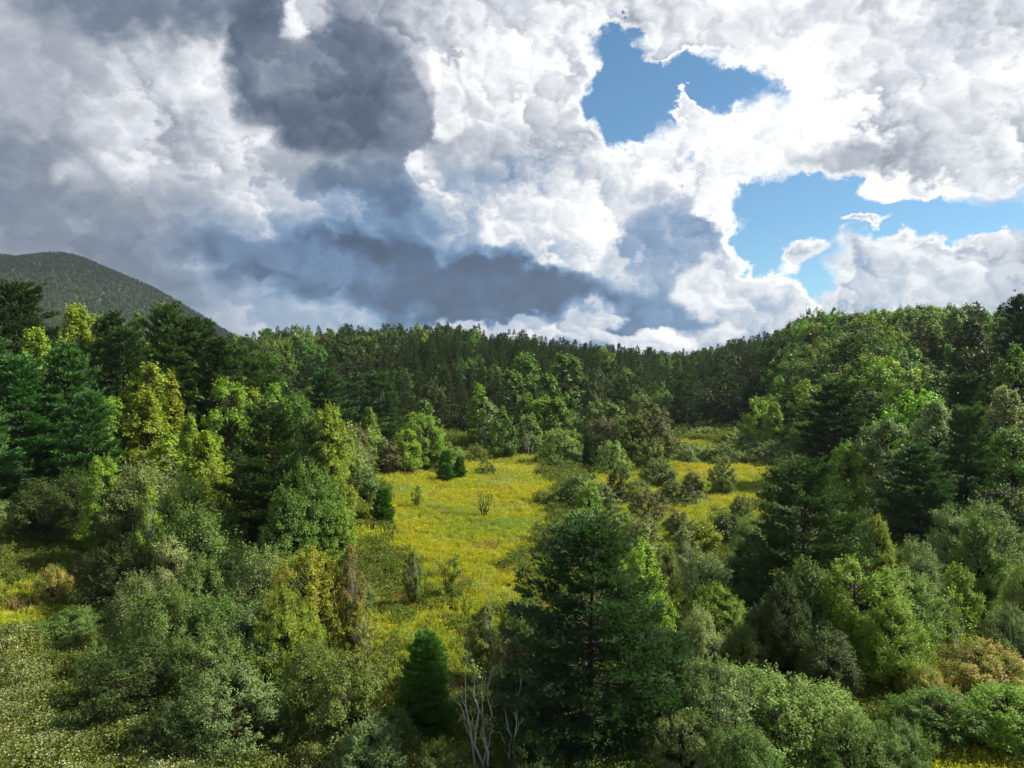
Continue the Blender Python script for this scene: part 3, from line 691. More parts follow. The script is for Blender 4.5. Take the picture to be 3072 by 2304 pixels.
def build_herbs():
    gold = [herb(500 + i, 26, 0.55, 0.95, M_STEM, M_GOLD, f, 0.17) for i, f in enumerate((0.32, 0.15, 0.6))]
    white = [herb(510 + i, 26, 0.6, 1.05, M_STEM, M_WHITE, f, 0.17) for i, f in enumerate((0.5, 1.1))]
    grass = [herb(520 + i, 40, 0.6, 0.85, M_STEM, M_STEM, 0.0, 0.15) for i in range(2)]
    sedge = [herb(530, 46, 0.6, 0.7, M_TAN, M_TAN, 0.0, 0.14)]
    weed = [herb(540 + i, 34, 0.7, 0.9, M_WEED, M_WEED, 1.6, 0.24) for i in range(2)]
    kinds = gold + white + grass + sedge + weed     # 0-2 gold, 3-4 white, 5-6 grass, 7 sedge, 8-9 weed
    def col(n, j=0.18, dry=None):
        b = rs.uniform(1 - j, 1 + j, (n, 1)); c = np.ones((n, 3)) * b
        c[:, 0] *= rs.uniform(0.88, 1.15, n)
        return c
    # golden meadow
    x, y = field(200000, 36, 330, R(48), 1.3)
    w = gold_weight(x, y); ok = rs.uniform(0, 1, len(x)) < w; x, y = x[ok], y[ok]
    n = len(x); a = vnoise(x, y, 0.12, 2.0) + rs.normal(size=n) * 0.35; b = vnoise(x, y, 0.19, 5.0) + rs.normal(size=n) * 0.3
    pick = np.where(a > -0.15, rs.randint(0, 3, n), rs.randint(5, 7, n))
    pick = np.where((b > 0.55), np.where(rs.uniform(0, 1, n) < 0.45, 3, pick), pick); pick = np.where(rs.uniform(0, 1, n) < 0.05, 3, pick)
    ine = inpoly(x, y, MEADOW_E) & ~inpoly(x, y, MEADOW_B); pick = np.where(ine & (rs.uniform(0, 1, n) < 0.6), rs.randint(5, 7, n), pick)
    br = inpoly(x, y, BROWN) & (rs.uniform(0, 1, n) < 0.7); pick = np.where(br, 7, pick)
    sc = rs.uniform(0.6, 1.05, n) * np.clip(y / 110, 0.85, 1.5)
    tn = col(n); pt = np.clip(vnoise(x, y, 0.075, 4.0) + rs.normal(size=n) * 0.2, -1, 1)[:, None]
    tn *= np.where(pt > 0, 1 + pt * np.array([0.16, 0.02, -0.1]), 1 + pt * np.array([0.30, 0.10, -0.5]))
    dry = vnoise(x, y, 0.31, 9.0)[:, None] > 0.62; tn = np.where(dry, tn * np.array([0.85, 0.62, 1.6]), tn)
    scatter('meadow_flowers', 'yellow goldenrod and white asters thick over the sunlit meadow', np.c_[x, y, zg(x, y)], sc, tn, pick, kinds)
    # weeds everywhere else
    x, y = field(150000, 27, 290, R(54), 1.15)
    w = gold_weight(x, y); ok = rs.uniform(0, 1, len(x)) > w; x, y = x[ok], y[ok]; n = len(x)
    a = vnoise(x, y, 0.16, 1.0) + rs.normal(size=n) * 0.3
    pick = np.where(a > 0.35, rs.randint(5, 7, n), rs.randint(8, 10, n)); pick = np.where(a > 0.85, rs.randint(0, 2, n), pick)
    sc = rs.uniform(0.7, 1.3, n) * np.clip(y / 80, 0.8, 2.2)
    scatter('undergrowth', 'green weeds and low herbs between the trees', np.c_[x, y, zg(x, y)], sc, col(n), pick, kinds)
    # white flowered mass at the lower left, and grassy flowers by it
    poly = poly_px([(-90, 645), (60, 640), (110, 655), (90, 690), (150, 705), (300, 725), (430, 745), (430, 850), (-90, 850)])
    x, y = field(42000, 24, 70, R(45)); ok = softpoly(x, y, poly, 1.2) > rs.uniform(0, 1, len(x)); x, y = x[ok], y[ok]; n = len(x)
    a = vnoise(x, y, 0.42, 3.0) + rs.normal(size=n) * 0.25
    pick = np.where(a > -0.1, rs.randint(3, 5, n), rs.randint(5, 7, n)); pick = np.where((a < -0.6) | (rs.uniform(0, 1, n) < 0.3), rs.randint(8, 10, n), pick)
    hump = 0.5 + 0.7 * np.clip(vnoise(x, y, 0.55, 7.0) + 0.3, 0, 1.2)
    scatter('white_asters', 'mass of cream white flowering weeds at the lower left', np.c_[x, y, zg(x, y) + hump * 0.5], rs.uniform(0.6, 1.0, n) * (0.6 + hump * 0.6), col(n, 0.3) * 0.8, pick, kinds)
build_herbs()

# ------------------------------------------------------------------ the trees one can tell apart: (px, top, depth, width px, kind, colour, label)
T = [
 # left slope, back row
 (15, 284, 142, 74, 'pine', 'pine', 'tall dark pine rising highest at the left edge of the photo'),
 (-22, 300, 130, 60, 'pine', 'pineg', 'pine cut by the left edge beside the tallest dark pine'),
 (76, 304, 132, 48, 'broad', 'yellow', 'yellowing tree on the left skyline just right of the tallest pine'),
 (95, 312, 136, 40, 'broad', 'bright', 'light green tree below the mountain, left of the twin round pines'),
 (36, 328, 118, 50, 'broad', 'bright', 'bright green tree below the tallest left pine, above the blue-green pines'),
 (110, 314, 130, 56, 'pine', 'pine', 'dark round-topped pine on the left skyline, first of the row under the mountain'),
 (124, 330, 118, 60, 'pine', 'pine', 'broad dark pine in front of the first skyline pine under the mountain'),
 (138, 306, 150, 24, 'broad', 'green', 'narrow green tree poking up between two skyline pines'),
 (165, 305, 134, 62, 'pine', 'pineg', 'tallest broad pine of the skyline row in front of the mountain'),
 (190, 317, 138, 46, 'pine', 'pine', 'dark pine right behind the tallest pine of the mountain row'),
 (205, 322, 142, 46, 'pine', 'pine', 'dark pine at the foot of the mountain ridge where it meets the forest'),
 (219, 338, 128, 44, 'pine', 'pine', 'pine directly above the round bright maple on the left'),
 (240, 346, 150, 44, 'pine', 'pineg', 'green pine to the right of the round bright maple'),
 (263, 354, 156, 44, 'pine', 'pineg', 'last pine of the left slope, at its right lower end'),
 (64, 345, 103, 66, 'pine', 'pinel', 'large blue-green pine with fanned boughs, right one of the left-edge pair'),
 (18, 358, 98, 70, 'pine', 'pinel', 'large blue-green pine with fanned boughs at the left edge, left one of the pair'),
 (-30, 372, 88, 66, 'pine', 'pinel', 'blue-green pine mostly outside the left edge'),
 (88, 392, 92, 50, 'pine', 'pinel', 'lower blue-green pine below the left-edge pair'),
 (152, 360, 112, 44, 'broad', 'yellow', 'tall yellow-green tree in front of the dark skyline pines'),
 (171, 366, 108, 26, 'broad', 'amber', 'slim tree turning orange-yellow on the left slope'),
 (147, 391, 100, 52, 'broad', 'yellow', 'broad maple with yellow top in the middle of the left slope'),
 (112, 397, 98, 42, 'broad', 'bright', 'yellow-green maple left of the broad yellow-topped one'),
 (190, 416, 98, 34, 'broad', 'bright', 'slim bright green tree right of the broad yellow-topped maple'),
 (168, 428, 92, 40, 'airy', 'bright', 'light green slender tree under the yellow-topped maple'),
 (229, 376, 112, 44, 'broad', 'bright', 'round dense bright maple standing alone against the dark pines'),
 (252, 386, 122, 32, 'broad', 'yellow', 'yellow-green tree just right of the round maple'),
 (274, 382, 128, 34, 'broad', 'bright', 'light tree between the round maple and the dark foreground pine'),
 (295, 392, 134, 26, 'broad', 'green', 'green tree behind the tip of the dark foreground pine'),
 (205, 431, 88, 52, 'broad', 'yellow', 'low rounded yellowing tree beside the small grassy opening'),
 (214, 462, 80, 44, 'shrub', 'yellow', 'yellow-topped bush left of the dark foreground pine'),
 (103, 450, 80, 36, 'broad', 'bright', 'small pale green tree above the dark hollow on the left'),
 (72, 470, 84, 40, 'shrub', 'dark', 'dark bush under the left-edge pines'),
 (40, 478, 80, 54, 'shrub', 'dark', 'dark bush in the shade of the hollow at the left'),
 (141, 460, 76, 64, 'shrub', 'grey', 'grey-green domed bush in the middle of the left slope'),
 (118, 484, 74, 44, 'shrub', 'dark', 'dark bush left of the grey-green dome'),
 (150, 486, 66, 40, 'airy', 'bright', 'young bright maple lit yellow-green above the dark hollow'),
 (185, 470, 74, 60, 'shrub', 'pale', 'pale green bush between the grey dome and the dark pine'),
 (192, 504, 66, 80, 'shrub', 'mid', 'wide olive thicket left of the dark foreground pine'),
 (215, 500, 72, 54, 'broad', 'olive', 'olive tree pressed against the left of the dark foreground pine'),
 (273, 407, 76, 92, 'pine', 'pine', 'big dark pine left of the meadow with domed top'),
 (307, 424, 84, 46, 'pine', 'pine', 'smaller dark pine close behind the big one left of the meadow'),
 (287, 484, 68, 60, 'broad', 'green', 'green maple in front of the big dark pine'),
 (311, 464, 74, 56, 'broad', 'green', 'leafy green tree right of the big dark pine'),
 (330, 450, 86, 38, 'broad', 'yellow', 'yellow-green tree at the left edge of the golden meadow'),
 (337, 500, 74, 38, 'broad', 'bright', 'bright sparse tree on the meadow edge above the red maple'),
 (328, 404, 118, 42, 'broad', 'yellow', 'pointed bright yellow-green tree above the meadow corner'),
 (346, 420, 124, 28, 'shrub', 'pale', 'light bush right of the pointed yellow-green tree'),
 (325, 370, 168, 46, 'pine', 'pineb', 'blue-green pine with tiered boughs at the left foot of the dark forest'),
 (302, 396, 150, 30, 'broad', 'green', 'green tree left of the tiered blue-green pine'),
 (4, 462, 92, 46, 'pine', 'pineb', 'small pale pine with spiky tip at the left edge'),
 (-4, 500, 86, 50, 'shrub', 'grey', 'grey-green bush under the small pale pine at the left edge'),
 # lower left
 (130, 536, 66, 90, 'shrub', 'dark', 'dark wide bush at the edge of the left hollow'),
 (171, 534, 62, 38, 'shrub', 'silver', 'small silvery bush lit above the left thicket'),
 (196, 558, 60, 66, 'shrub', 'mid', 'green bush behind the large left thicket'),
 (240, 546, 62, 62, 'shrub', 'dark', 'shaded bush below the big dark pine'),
 (262, 546, 57, 62, 'shrub', 'grey', 'pale grey-green willow bush beside the yellow tree'),
 (136, 572, 56, 50, 'shrub', 'grey', 'pale tipped bush on the upper left of the large thicket'),
 (166, 588, 52, 92, 'shrub', 'mid', 'large green bush crowning the left thicket'),
 (216, 596, 52, 70, 'shrub', 'mid', 'green bush in the middle of the left thicket'),
 (252, 602, 50, 66, 'shrub', 'grey', 'grey-green bush left of the yellow tree'),
 (145, 640, 46, 110, 'shrub', 'dark', 'wide dark bush at the lower left beside the flower mass'),
 (212, 628, 46, 96, 'shrub', 'mid', 'layered dark green bush in the heart of the left thicket'),
 (230, 668, 42, 110, 'shrub', 'grey', 'grey-green layered bush at the front of the left thicket'),
 (176, 700, 41, 80, 'shrub', 'dark', 'low dark bush in front of the left thicket'),
 (305, 550, 54, 62, 'broad', 'amber', 'yellow and amber tree left of the red maple'),
 (284, 588, 50, 52, 'broad', 'yellow', 'yellow-green tree in front of the amber one'),
 (312, 640, 46, 60, 'shrub', 'olive', 'olive bush under the amber tree'),
 (350, 544, 55, 46, 'airy', 'red', 'slender maple turned red left of the meadow'),
 (362, 600, 54, 42, 'airy', 'amber', 'orange-tinged sapling under the red maple'),
 (345, 655, 43, 112, 'shrub', 'olive', 'large olive willow bush left of the upright young pine'),
 (296, 690, 42, 60, 'shrub', 'dark', 'dark bush between the left thicket and the olive willow'),
 (372, 716, 39, 60, 'shrub', 'grey', 'low grey bush at the foot of the olive willow'),
 (70, 608, 58, 60, 'shrub', 'mid', 'low green bush standing in the left weeds'),
 (100, 640, 50, 44, 'shrub', 'pale', 'small pale bush among goldenrod at the lower left'),
 (106, 545, 72, 56, 'shrub', 'brown', 'brownish bush at the rim of the left hollow'),
 (52, 565, 66, 30, 'shrub', 'sumac', 'small patch of yellow and rust fern in the left weeds'),
 # meadow
 (383, 489, 105, 29, 'column', 'young', 'single dense young pine on the left of the golden meadow'),
 (446, 451, 166, 21, 'column', 'young', 'rear young pine of the trio in the meadow'),
 (460, 457, 160, 17, 'column', 'young', 'right young pine of the trio in the meadow'),
 (446, 464, 156, 21, 'column', 'young', 'front young pine of the trio in the meadow'),
 (426, 636, 44, 70, 'column', 'young', 'upright bushy young pine at the bottom of the meadow'),
 (486, 460, 168, 19, 'shrub', 'olive', 'low dark round bush right of the trio of young pines'),
 (476, 444, 196, 24, 'shrub', 'olive', 'tan-green domed bush behind the trio of young pines'),
 (455, 447, 192, 20, 'shrub', 'pale', 'pale low bush left of the tan-green dome'),
 (418, 484, 120, 15, 'airy', 'yellow', 'thin yellow sapling standing in the meadow'),
 (424, 414, 168, 32, 'broad', 'bright', 'bright maple clump at the upper left of the meadow'),
 (407, 428, 160, 26, 'broad', 'bright', 'leafy bright bush-like tree left in the maple clump'),
 (436, 424, 172, 22, 'airy', 'bright', 'thin light tree at the right of the maple clump'),
 (354, 421, 150, 28, 'shrub', 'brown', 'brown-tinged bush at the upper left corner of the meadow'),
 (372, 424, 158, 24, 'shrub', 'pale', 'light bush under the fan-boughed pine'),
 (354, 442, 132, 34, 'shrub', 'grey', 'grey-green bush along the left rim of the meadow'),
 (362, 464, 118, 24, 'shrub', 'mid', 'green bush on the left rim just above the lone young pine'),
 (388, 436, 158, 26, 'shrub', 'brown', 'brownish bush left of the maple clump'),
 (413, 551, 70, 30, 'airy', 'olive', 'thin upright sapling in the near meadow'),
 (362, 580, 68, 26, 'shrub', 'grey', 'grey weedy bush right of the red maple'),
 (486, 604, 52, 56, 'airy', 'olive', 'tall twiggy willow rising above the bleached dead tree'),
 (524, 592, 52, 34, 'shrub', 'mid', 'bush at the left flank of the big foreground pine'),
 (510, 625, 46, 46, 'shrub', 'brown', 'brown twiggy bush between the willow and the big pine'),
 (395, 705, 41, 34, 'shrub', 'mid', 'small green bush left of the foot of the upright young pine'),
 (474, 690, 47, 50, 'shrub', 'dark', 'dark bush behind the bleached dead tree'),
 (530, 735, 38, 60, 'shrub', 'dark', 'dark low bush at the foot of the big foreground pine'),
 (440, 742, 38, 60, 'shrub', 'olive', 'olive weedy bush below the upright young pine'),
 (590, 522, 43, 138, 'pine', 'pined', 'big dark blue-green pine in the middle foreground'),
 (665, 632, 47, 66, 'pine', 'pineb', 'blue-green pine boughs reaching out right of the big foreground pine'),
 (642, 538, 52, 66, 'broad', 'bright', 'yellow-green tree close behind the right side of the big pine'),
 (618, 556, 56, 46, 'broad', 'bright', 'light green tree showing behind the top of the big pine'),
 # middle thickets
 (501, 409, 205, 28, 'broad', 'green', 'dense green tree standing forward of the dark forest edge'),
 (557, 429, 196, 30, 'broad', 'pale', 'rounded light tree at the far end of the meadow'),
 (572, 438, 188, 24, 'shrub', 'pale', 'light bush right of the rounded light tree'),
 (556, 451, 172, 22, 'shrub', 'mid', 'round green bush at the right rim of the meadow'),
 (588, 436, 178, 16, 'column', 'pine', 'small dark cedar left of the brownish tree clump'),
 (606, 417, 192, 36, 'broad', 'brown', 'brownish-leaved tree at the left of the far clump'),
 (634, 414, 188, 38, 'broad', 'olive', 'olive tree in the middle of the far brownish clump'),
 (654, 406, 190, 44, 'broad', 'brown', 'tallest brownish tree of the far clump'),
 (612, 436, 172, 34, 'shrub', 'pale', 'light bush in front of the far brownish clump'),
 (650, 440, 176, 34, 'shrub', 'olive', 'olive bush at the foot of the far brownish clump'),
 (658, 450, 150, 26, 'shrub', 'grey', 'grey-green bush with many stems right of the far clump'),
 (582, 468, 128, 46, 'shrub', 'grey', 'wide grey twiggy bush right of the golden meadow'),
 (560, 488, 126, 26, 'shrub', 'olive', 'olive bush on the right rim of the golden meadow'),
 (596, 478, 122, 40, 'shrub', 'grey', 'grey bush behind the bright green sapling'),
 (620, 465, 128, 24, 'broad', 'dark', 'dark green bushy tree among the grey thickets'),
 (589, 481, 102, 27, 'broad', 'bright', 'bright green sapling among the grey thickets'),
 (640, 476, 130, 24, 'shrub', 'grey', 'grey bush right of the dark green bushy tree'),
 (562, 520, 90, 38, 'shrub', 'brown', 'brown-grey bush above the top of the big pine'),
 (580, 505, 92, 46, 'shrub', 'pale', 'pale bush behind the tip of the big pine'),
 (612, 500, 96, 52, 'shrub', 'mid', 'green bush between the sapling and the willow with a dark trunk'),
 (640, 510, 88, 46, 'shrub', 'grey', 'grey bush just left of the willow with a dark trunk'),
 (648, 486, 112, 36, 'shrub', 'brown', 'brown bush left of the low dark spreading bush'),
 (684, 528, 74, 50, 'airy', 'grey', 'grey willow with a dark forked trunk'),
 (662, 548, 72, 44, 'shrub', 'olive', 'olive bush under the grey willow'),
 (706, 552, 68, 46, 'shrub', 'grey', 'grey-green rounded bush right of the grey willow'),
 (700, 606, 52, 40, 'shrub', 'silver', 'silvery round bush right of the foreground pine boughs'),
 (715, 585, 58, 50, 'broad', 'bright', 'yellow-green bush above the silvery round one'),
 (702, 512, 92, 26, 'shrub', 'yellow', 'yellow-tinged bush behind the grey willow'),
 (678, 480, 128, 44, 'shrub', 'dark', 'low dark spreading bush in the right meadow'),
 (692, 465, 142, 17, 'shrub', 'brown', 'small upright brown bush in the right meadow'),
 (721, 455, 140, 24, 'broad', 'grey', 'small round grey-green tree in the right meadow'),
 (741, 488, 112, 15, 'shrub', 'olive', 'tiny olive bush in the right meadow'),
 (728, 506, 96, 26, 'shrub', 'dark', 'dark bush below the right meadow'),
 (680, 504, 100, 22, 'shrub', 'brown', 'small brown bush in the right meadow'),
 (750, 516, 84, 34, 'shrub', 'pale', 'pale green bush left of the domed pine in the right meadow'),
 (748, 540, 70, 40, 'pine', 'pineb', 'short blue-green pine at the left foot of the domed right pine'),
 # right side
 (803, 462, 64, 106, 'pine', 'pined', 'domed blue-green pine in the right middle ground'),
 (838, 510, 70, 46, 'shrub', 'pale', 'pale bush at the right shoulder of the domed right pine'),
 (835, 380, 150, 66, 'pine', 'pine', 'tall dark pine at the right edge of the meadow'),
 (866, 402, 158, 44, 'pine', 'pine', 'dark pine right behind the tall one at the meadow edge'),
 (788, 376, 210, 24, 'spruce', 'pine', 'narrow grey-green conifer left of the tall meadow-edge pine'),
 (758, 397, 215, 26, 'broad', 'bright', 'light leafy tree against the dark hemlocks'),
 (774, 402, 200, 24, 'broad', 'bright', 'light leafy tree right of the first at the dark hemlocks'),
 (806, 420, 175, 34, 'broad', 'green', 'green tree at the left foot of the tall meadow-edge pine'),
 (786, 432, 180, 26, 'spruce', 'pine', 'dark conical tree at the left foot of the tall meadow-edge pine'),
 (886, 417, 112, 54, 'broad', 'grey', 'large grey-leaved tree between the right pines'),
 (846, 441, 112, 34, 'broad', 'bright', 'yellow-green tree under the tall meadow-edge pine'),
 (936, 400, 122, 50, 'broad', 'silver', 'silvery leaved tree under the round dark right pine'),
 (964, 376, 136, 52, 'pine', 'pine', 'round dark pine on the right above the silvery trees'),
 (966, 408, 104, 56, 'pine', 'pineb', 'tall blue-green pine right of the grey-leaved tree'),
 (918, 444, 96, 62, 'pine', 'pineb', 'blue-green pine in front of the grey-leaved tree'),
 (1004, 386, 118, 52, 'broad', 'silver', 'silvery willow near the right edge'),
 (1014, 426, 98, 54, 'broad', 'green', 'green tree at the right edge below the silvery willow'),
 (990, 345, 150, 36, 'hemlock', 'hemlock', 'dark narrow conifer on the right slope near the edge'),
 (1024, 296, 170, 44, 'pine', 'pine', 'dark pine top cut by the right edge on the skyline'),
 (1015, 342, 140, 34, 'broad', 'green', 'green tree at the right edge under the skyline pine'),
 (972, 318, 190, 40, 'broad', 'dark', 'dark green spreading tree high on the right slope'),
 (851, 336, 232, 38, 'pine', 'pineg', 'light green pine in the middle of the right hillside'),
 (1000, 486, 92, 50, 'broad', 'dark', 'dark tree in shade below the right-edge green tree'),
 (985, 500, 76, 54, 'shrub', 'grey', 'grey-brown bush behind the tall bright maple on the right'),
 (950, 504, 76, 36, 'shrub', 'grey', 'small grey bush left of the tall bright maple on the right'),
 (915, 538, 66, 48, 'shrub', 'grey', 'grey-green bush between two bright maples on the right'),
 (878, 514, 66, 44, 'broad', 'yellow', 'yellow-topped tree right of the domed blue-green pine'),
 (862, 560, 54, 78, 'broad', 'bright', 'broad light green tree in the right foreground'),
 (892, 600, 50, 62, 'broad', 'bright', 'pale leafy tree in front of the broad light green one'),
 (906, 568, 56, 56, 'broad', 'pale', 'pale tree behind the broad light green one'),
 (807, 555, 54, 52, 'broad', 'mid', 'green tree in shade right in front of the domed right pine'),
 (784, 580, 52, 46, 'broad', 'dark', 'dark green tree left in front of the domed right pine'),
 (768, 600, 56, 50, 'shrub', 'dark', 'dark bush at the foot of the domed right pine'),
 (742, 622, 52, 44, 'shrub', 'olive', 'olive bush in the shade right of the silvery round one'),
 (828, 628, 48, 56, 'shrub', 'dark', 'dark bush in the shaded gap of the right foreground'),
 (977, 512, 62, 52, 'broad', 'green', 'tall bright green maple on the right'),
 (958, 562, 58, 44, 'broad', 'bright', 'yellow-green maple with pale stems on the right'),
 (1012, 606, 56, 54, 'shrub', 'grey', 'grey-green bush at the right edge below the grass'),
 (1030, 560, 66, 40, 'shrub', 'pale', 'pale bush cut by the right edge'),
 (982, 642, 50, 88, 'shrub', 'sumac', 'wide sumac with orange-brown seed heads at the lower right'),
 (926, 668, 47, 52, 'shrub', 'sumac', 'smaller orange-tinged sumac left of the wide one'),
 (1006, 684, 42, 72, 'broad', 'bright', 'bright green maple filling the lower right corner'),
 (942, 690, 43, 70, 'broad', 'green', 'green leafy tree left of the lower right corner maple'),
 (900, 720, 40, 60, 'shrub', 'mid', 'green bush at the bottom right of the large pale dome'),
 (765, 672, 42, 130, 'shrub', 'pale', 'large pale green domed bush at the bottom right of centre'),
 (812, 682, 42, 106, 'shrub', 'pale', 'right half of the pale green domed thicket at the bottom'),
 (712, 658, 44, 86, 'shrub', 'grey', 'grey twiggy bush left of the large pale dome'),
 (690, 715, 40, 80, 'shrub', 'grey', 'low grey bush at the bottom between the big pine and the pale dome'),
 (856, 716, 39, 70, 'shrub', 'mid', 'green bush at the bottom right of the pale dome'),
 (745, 726, 37, 80, 'shrub', 'mid', 'green bush at the bottom edge in front of the pale dome'),
 # forest edge, centre
 (380, 372, 200, 42, 'pine', 'pineb', 'fan-boughed pine lit at the left centre of the forest edge'),
 (356, 374, 210, 32, 'pine', 'pine', 'dark pine left of the fan-boughed one at the forest edge'),
 (370, 406, 175, 16, 'broad', 'bright', 'slim light tree in front of the fan-boughed pine'),
 (424, 397, 215, 20, 'broad', 'green', 'light green small tree before the dark forest left of centre'),
 (412, 410, 205, 16, 'broad', 'bright', 'small slender tree above the maple clump'),
 (479, 381, 228, 17, 'broad', 'bright', 'pale lime tree standing out at the centre forest edge'),
 (488, 398, 222, 16, 'broad', 'silver', 'whitish green tree beside the pale lime one'),
 (471, 384, 236, 9, 'spruce', 'spruce', 'thin dark spire left of the pale lime tree'),
 (494, 380, 236, 13, 'spruce', 'spruce', 'thin dark spire right of the pale lime tree'),
 (511, 386, 234, 12, 'spruce', 'spruce', 'thin dark spire in the middle of the centre forest edge'),
 (540, 386, 236, 11, 'spruce', 'spruce', 'thin dark spire left of the lit centre trees'),
 (526, 391, 224, 22, 'broad', 'green', 'lit green tree between the dark spires at the centre'),
 (543, 394, 222, 24, 'broad', 'bright', 'lit green tree at the right of the dark spires'),
 (557, 396, 220, 24, 'broad', 'green', 'lit green tree ending the row at the centre forest edge'),
 (529, 411, 212, 20, 'broad', 'pale', 'pale tree in front of the lit centre row'),
 (524, 349, 285, 26, 'broad', 'green', 'tall lit tree above the lit centre row'),
 (565, 350, 292, 32, 'broad', 'mid', 'round-headed lit tree right of the tall one on the centre slope'),
 (548, 370, 262, 24, 'broad', 'green', 'light tree half way up the centre slope'),
 (512, 366, 268, 24, 'broad', 'green', 'green tree half way up the centre slope, left of the light one'),
 (594, 397, 232, 26, 'broad', 'mid', 'green tree behind the dark cedar at the forest edge'),
 (611, 400, 228, 24, 'broad', 'mid', 'green tree right of the one behind the dark cedar'),
 (686, 371, 268, 34, 'hemlock', 'hemlock', 'broad dark hemlock at the far right forest edge, left one of two'),
 (728, 372, 262, 38, 'hemlock', 'hemlock', 'broad dark hemlock at the far right forest edge, right one of two'),
 (750, 350, 300, 30, 'hemlock', 'hemlock', 'dark hemlock above the right one of the two broad ones'),
]
for row in T: tree(*row)

# sparse bare or dead things
def branchy(seed, H, spread, stems, depth, tr, lean=(0, 0)):
    """each main stem with its own limbs: list of path lists"""
    g = np.random.RandomState(seed); out = []
    for i in range(stems):
        paths = []
        b = 6.283 * i / stems + g.uniform(-.5, .5)
        top = np.array([math.cos(b) * spread * g.uniform(.35, .8) + lean[0], math.sin(b) * spread * 0.5, H * g.uniform(0.82, 1)])
        main = bend((math.cos(b) * tr, math.sin(b) * tr, -0.3), top, g, 8, 0.022); paths.append((main, np.linspace(tr, tr * 0.12, 8)))
        def sub(path, lvl, rad):
            n = 5 if lvl == 0 else 3
            for _ in range(n):
                k = g.randint(2, len(path) - 1); p = path[k]; d = unit(path[-1] - path[0]); L = np.linalg.norm(path[-1] - path[0]) * g.uniform(.10, .30)
                e = p + unit(d + rdir(1, g)[0] * 0.55 + np.array([0, 0, .25])) * L
                q = bend(p, e, g, 5, 0.05); paths.append((q, np.linspace(rad * (1 - k / len(path)) * .6 + .006, 0.005, 5)))
                if lvl < depth: sub(q, lvl + 1, rad * 0.45)
        sub(main, 0, tr); out.append(paths)
    return out
def bare_thing(name, label, cat, px, ytop, Y, spread_px, seed, stems, mat, tr, depth=1, twig_leaves=0, colour='olive'):
    x = (px - CX) / F * Y; z = float(zg(x, Y)); H = ZC + (CY - ytop) / F * Y - z
    e = bpy.data.objects.new(name, None); COL.objects.link(e); e.location = (x, Y, z); e['label'] = label; e['category'] = cat
    allp = []
    for paths in branchy(seed, H, spread_px / F * Y / 2, stems, depth, tr):
        v, f = tubes(paths, 5); link('stem', make_mesh('stem', v, f, mat, smooth=True), e); allp += paths
    if twig_leaves:
        g = np.random.RandomState(seed + 1); P = np.concatenate([p[2:] for p, r_ in allp[1:]]); k = g.randint(0, len(P), twig_leaves)
        P = P[k] + g.normal(size=(twig_leaves, 3)) * 0.16
        v, f, a = leaves(P, unit(rdir(twig_leaves, g) + np.array([0, 0, .5])), 0.17, 0.10, g)
        o = link('crown', make_mesh('crown', v, f, M_LEAF, [('v', 'FACE', a)]), e); c, am, ac = COLS[colour]; c = lift(c); o.color = (*c, am); o['accent'] = list(ac or c)
bare_thing('dead_tree', 'bleached dead tree with forked bare stems at the bottom centre', 'dead tree', 482, 644, 39.5, 52, 901, 4, M_DEAD, 0.085, 2, 700, 'pale')
bare_thing('dead_tree', 'thin bleached snag right of the forked dead tree', 'dead tree', 511, 684, 39.0, 26, 902, 2, M_DEAD, 0.055, 2)
bare_thing('bare_shrub', 'lone twiggy shrub with dark stems in the middle of the meadow', 'shrub', 484, 490, 117, 26, 903, 6, M_BARK, 0.10, 1, 700, 'grey')
bare_thing('bare_shrub', 'dark twiggy shrub in the near meadow left of the willow', 'shrub', 449, 558, 72, 38, 904, 6, M_BARK, 0.07, 1, 1500, 'olive')
bare_thing('bare_shrub', 'thin twiggy shrub at the right end of the near meadow sapling', 'shrub', 466, 582, 66, 18, 905, 3, M_BARK, 0.05, 1, 250, 'olive')
bare_thing('dead_tree', 'grey leafless tree in front of the centre forest edge', 'dead tree', 529, 424, 205, 22, 906, 4, M_GREY, 0.16, 2)
bare_thing('bare_shrub', 'tangle of pale dead twigs standing in the grey bush left of the large pale dome', 'shrub', 728, 668, 39.5, 62, 908, 7, M_GREY, 0.05, 2)
bare_thing('bare_shrub', 'thin dark stems in the shade under the broad light green tree', 'shrub', 846, 690, 45, 40, 909, 5, M_BARK, 0.04, 1)
tree(418, 634, 47, 12, 'shrub', 'red', 'tiny orange-red sprig in the grass behind the upright young pine')
bare_thing('birch_tree', 'pale stemmed young birch beside the yellow-green maple', 'tree', 956, 590, 52, 30, 907, 4, M_DEAD, 0.07, 1, 900, 'bright')

# ------------------------------------------------------------------ thickets: many low shrubs of one look
def thicket(n, pxr, pyr, hr, colours, label, group, seed):
    g = random.Random(seed); k = 0
    for _ in range(n):
        px = g.uniform(*pxr); py = g.uniform(*pyr); X, Y = hit(px, py); h = g.uniform(*hr)
        place('shrub', X, Y, h, h * g.uniform(1.3, 2.0), g.choice(colours), label, group)
thicket(95, (662, 800), (432, 466), (2.4, 5.0), ['olive', 'pale', 'grey', 'mid', 'silver'], 'low rounded willow bush of the thicket beyond the right meadow', 'willow bushes beyond the right meadow', 1)
thicket(40, (590, 760), (462, 540), (1.0, 2.0), ['pale', 'grey', 'pale', 'mid'], 'small bush scattered over the right meadow', 'small bushes in the right meadow', 2)
thicket(12, (575, 720), (505, 575), (1.0, 2.0), ['grey', 'olive', 'mid', 'pale', 'brown'], 'knee-high grey-green bush of the middle thicket behind the big pine', 'bushes of the middle thicket', 3)
thicket(16, (-20, 240), (490, 545), (1.2, 2.6), ['dark', 'mid', 'olive'], 'low green bush in the weeds of the left slope', 'bushes in the left weeds', 4)
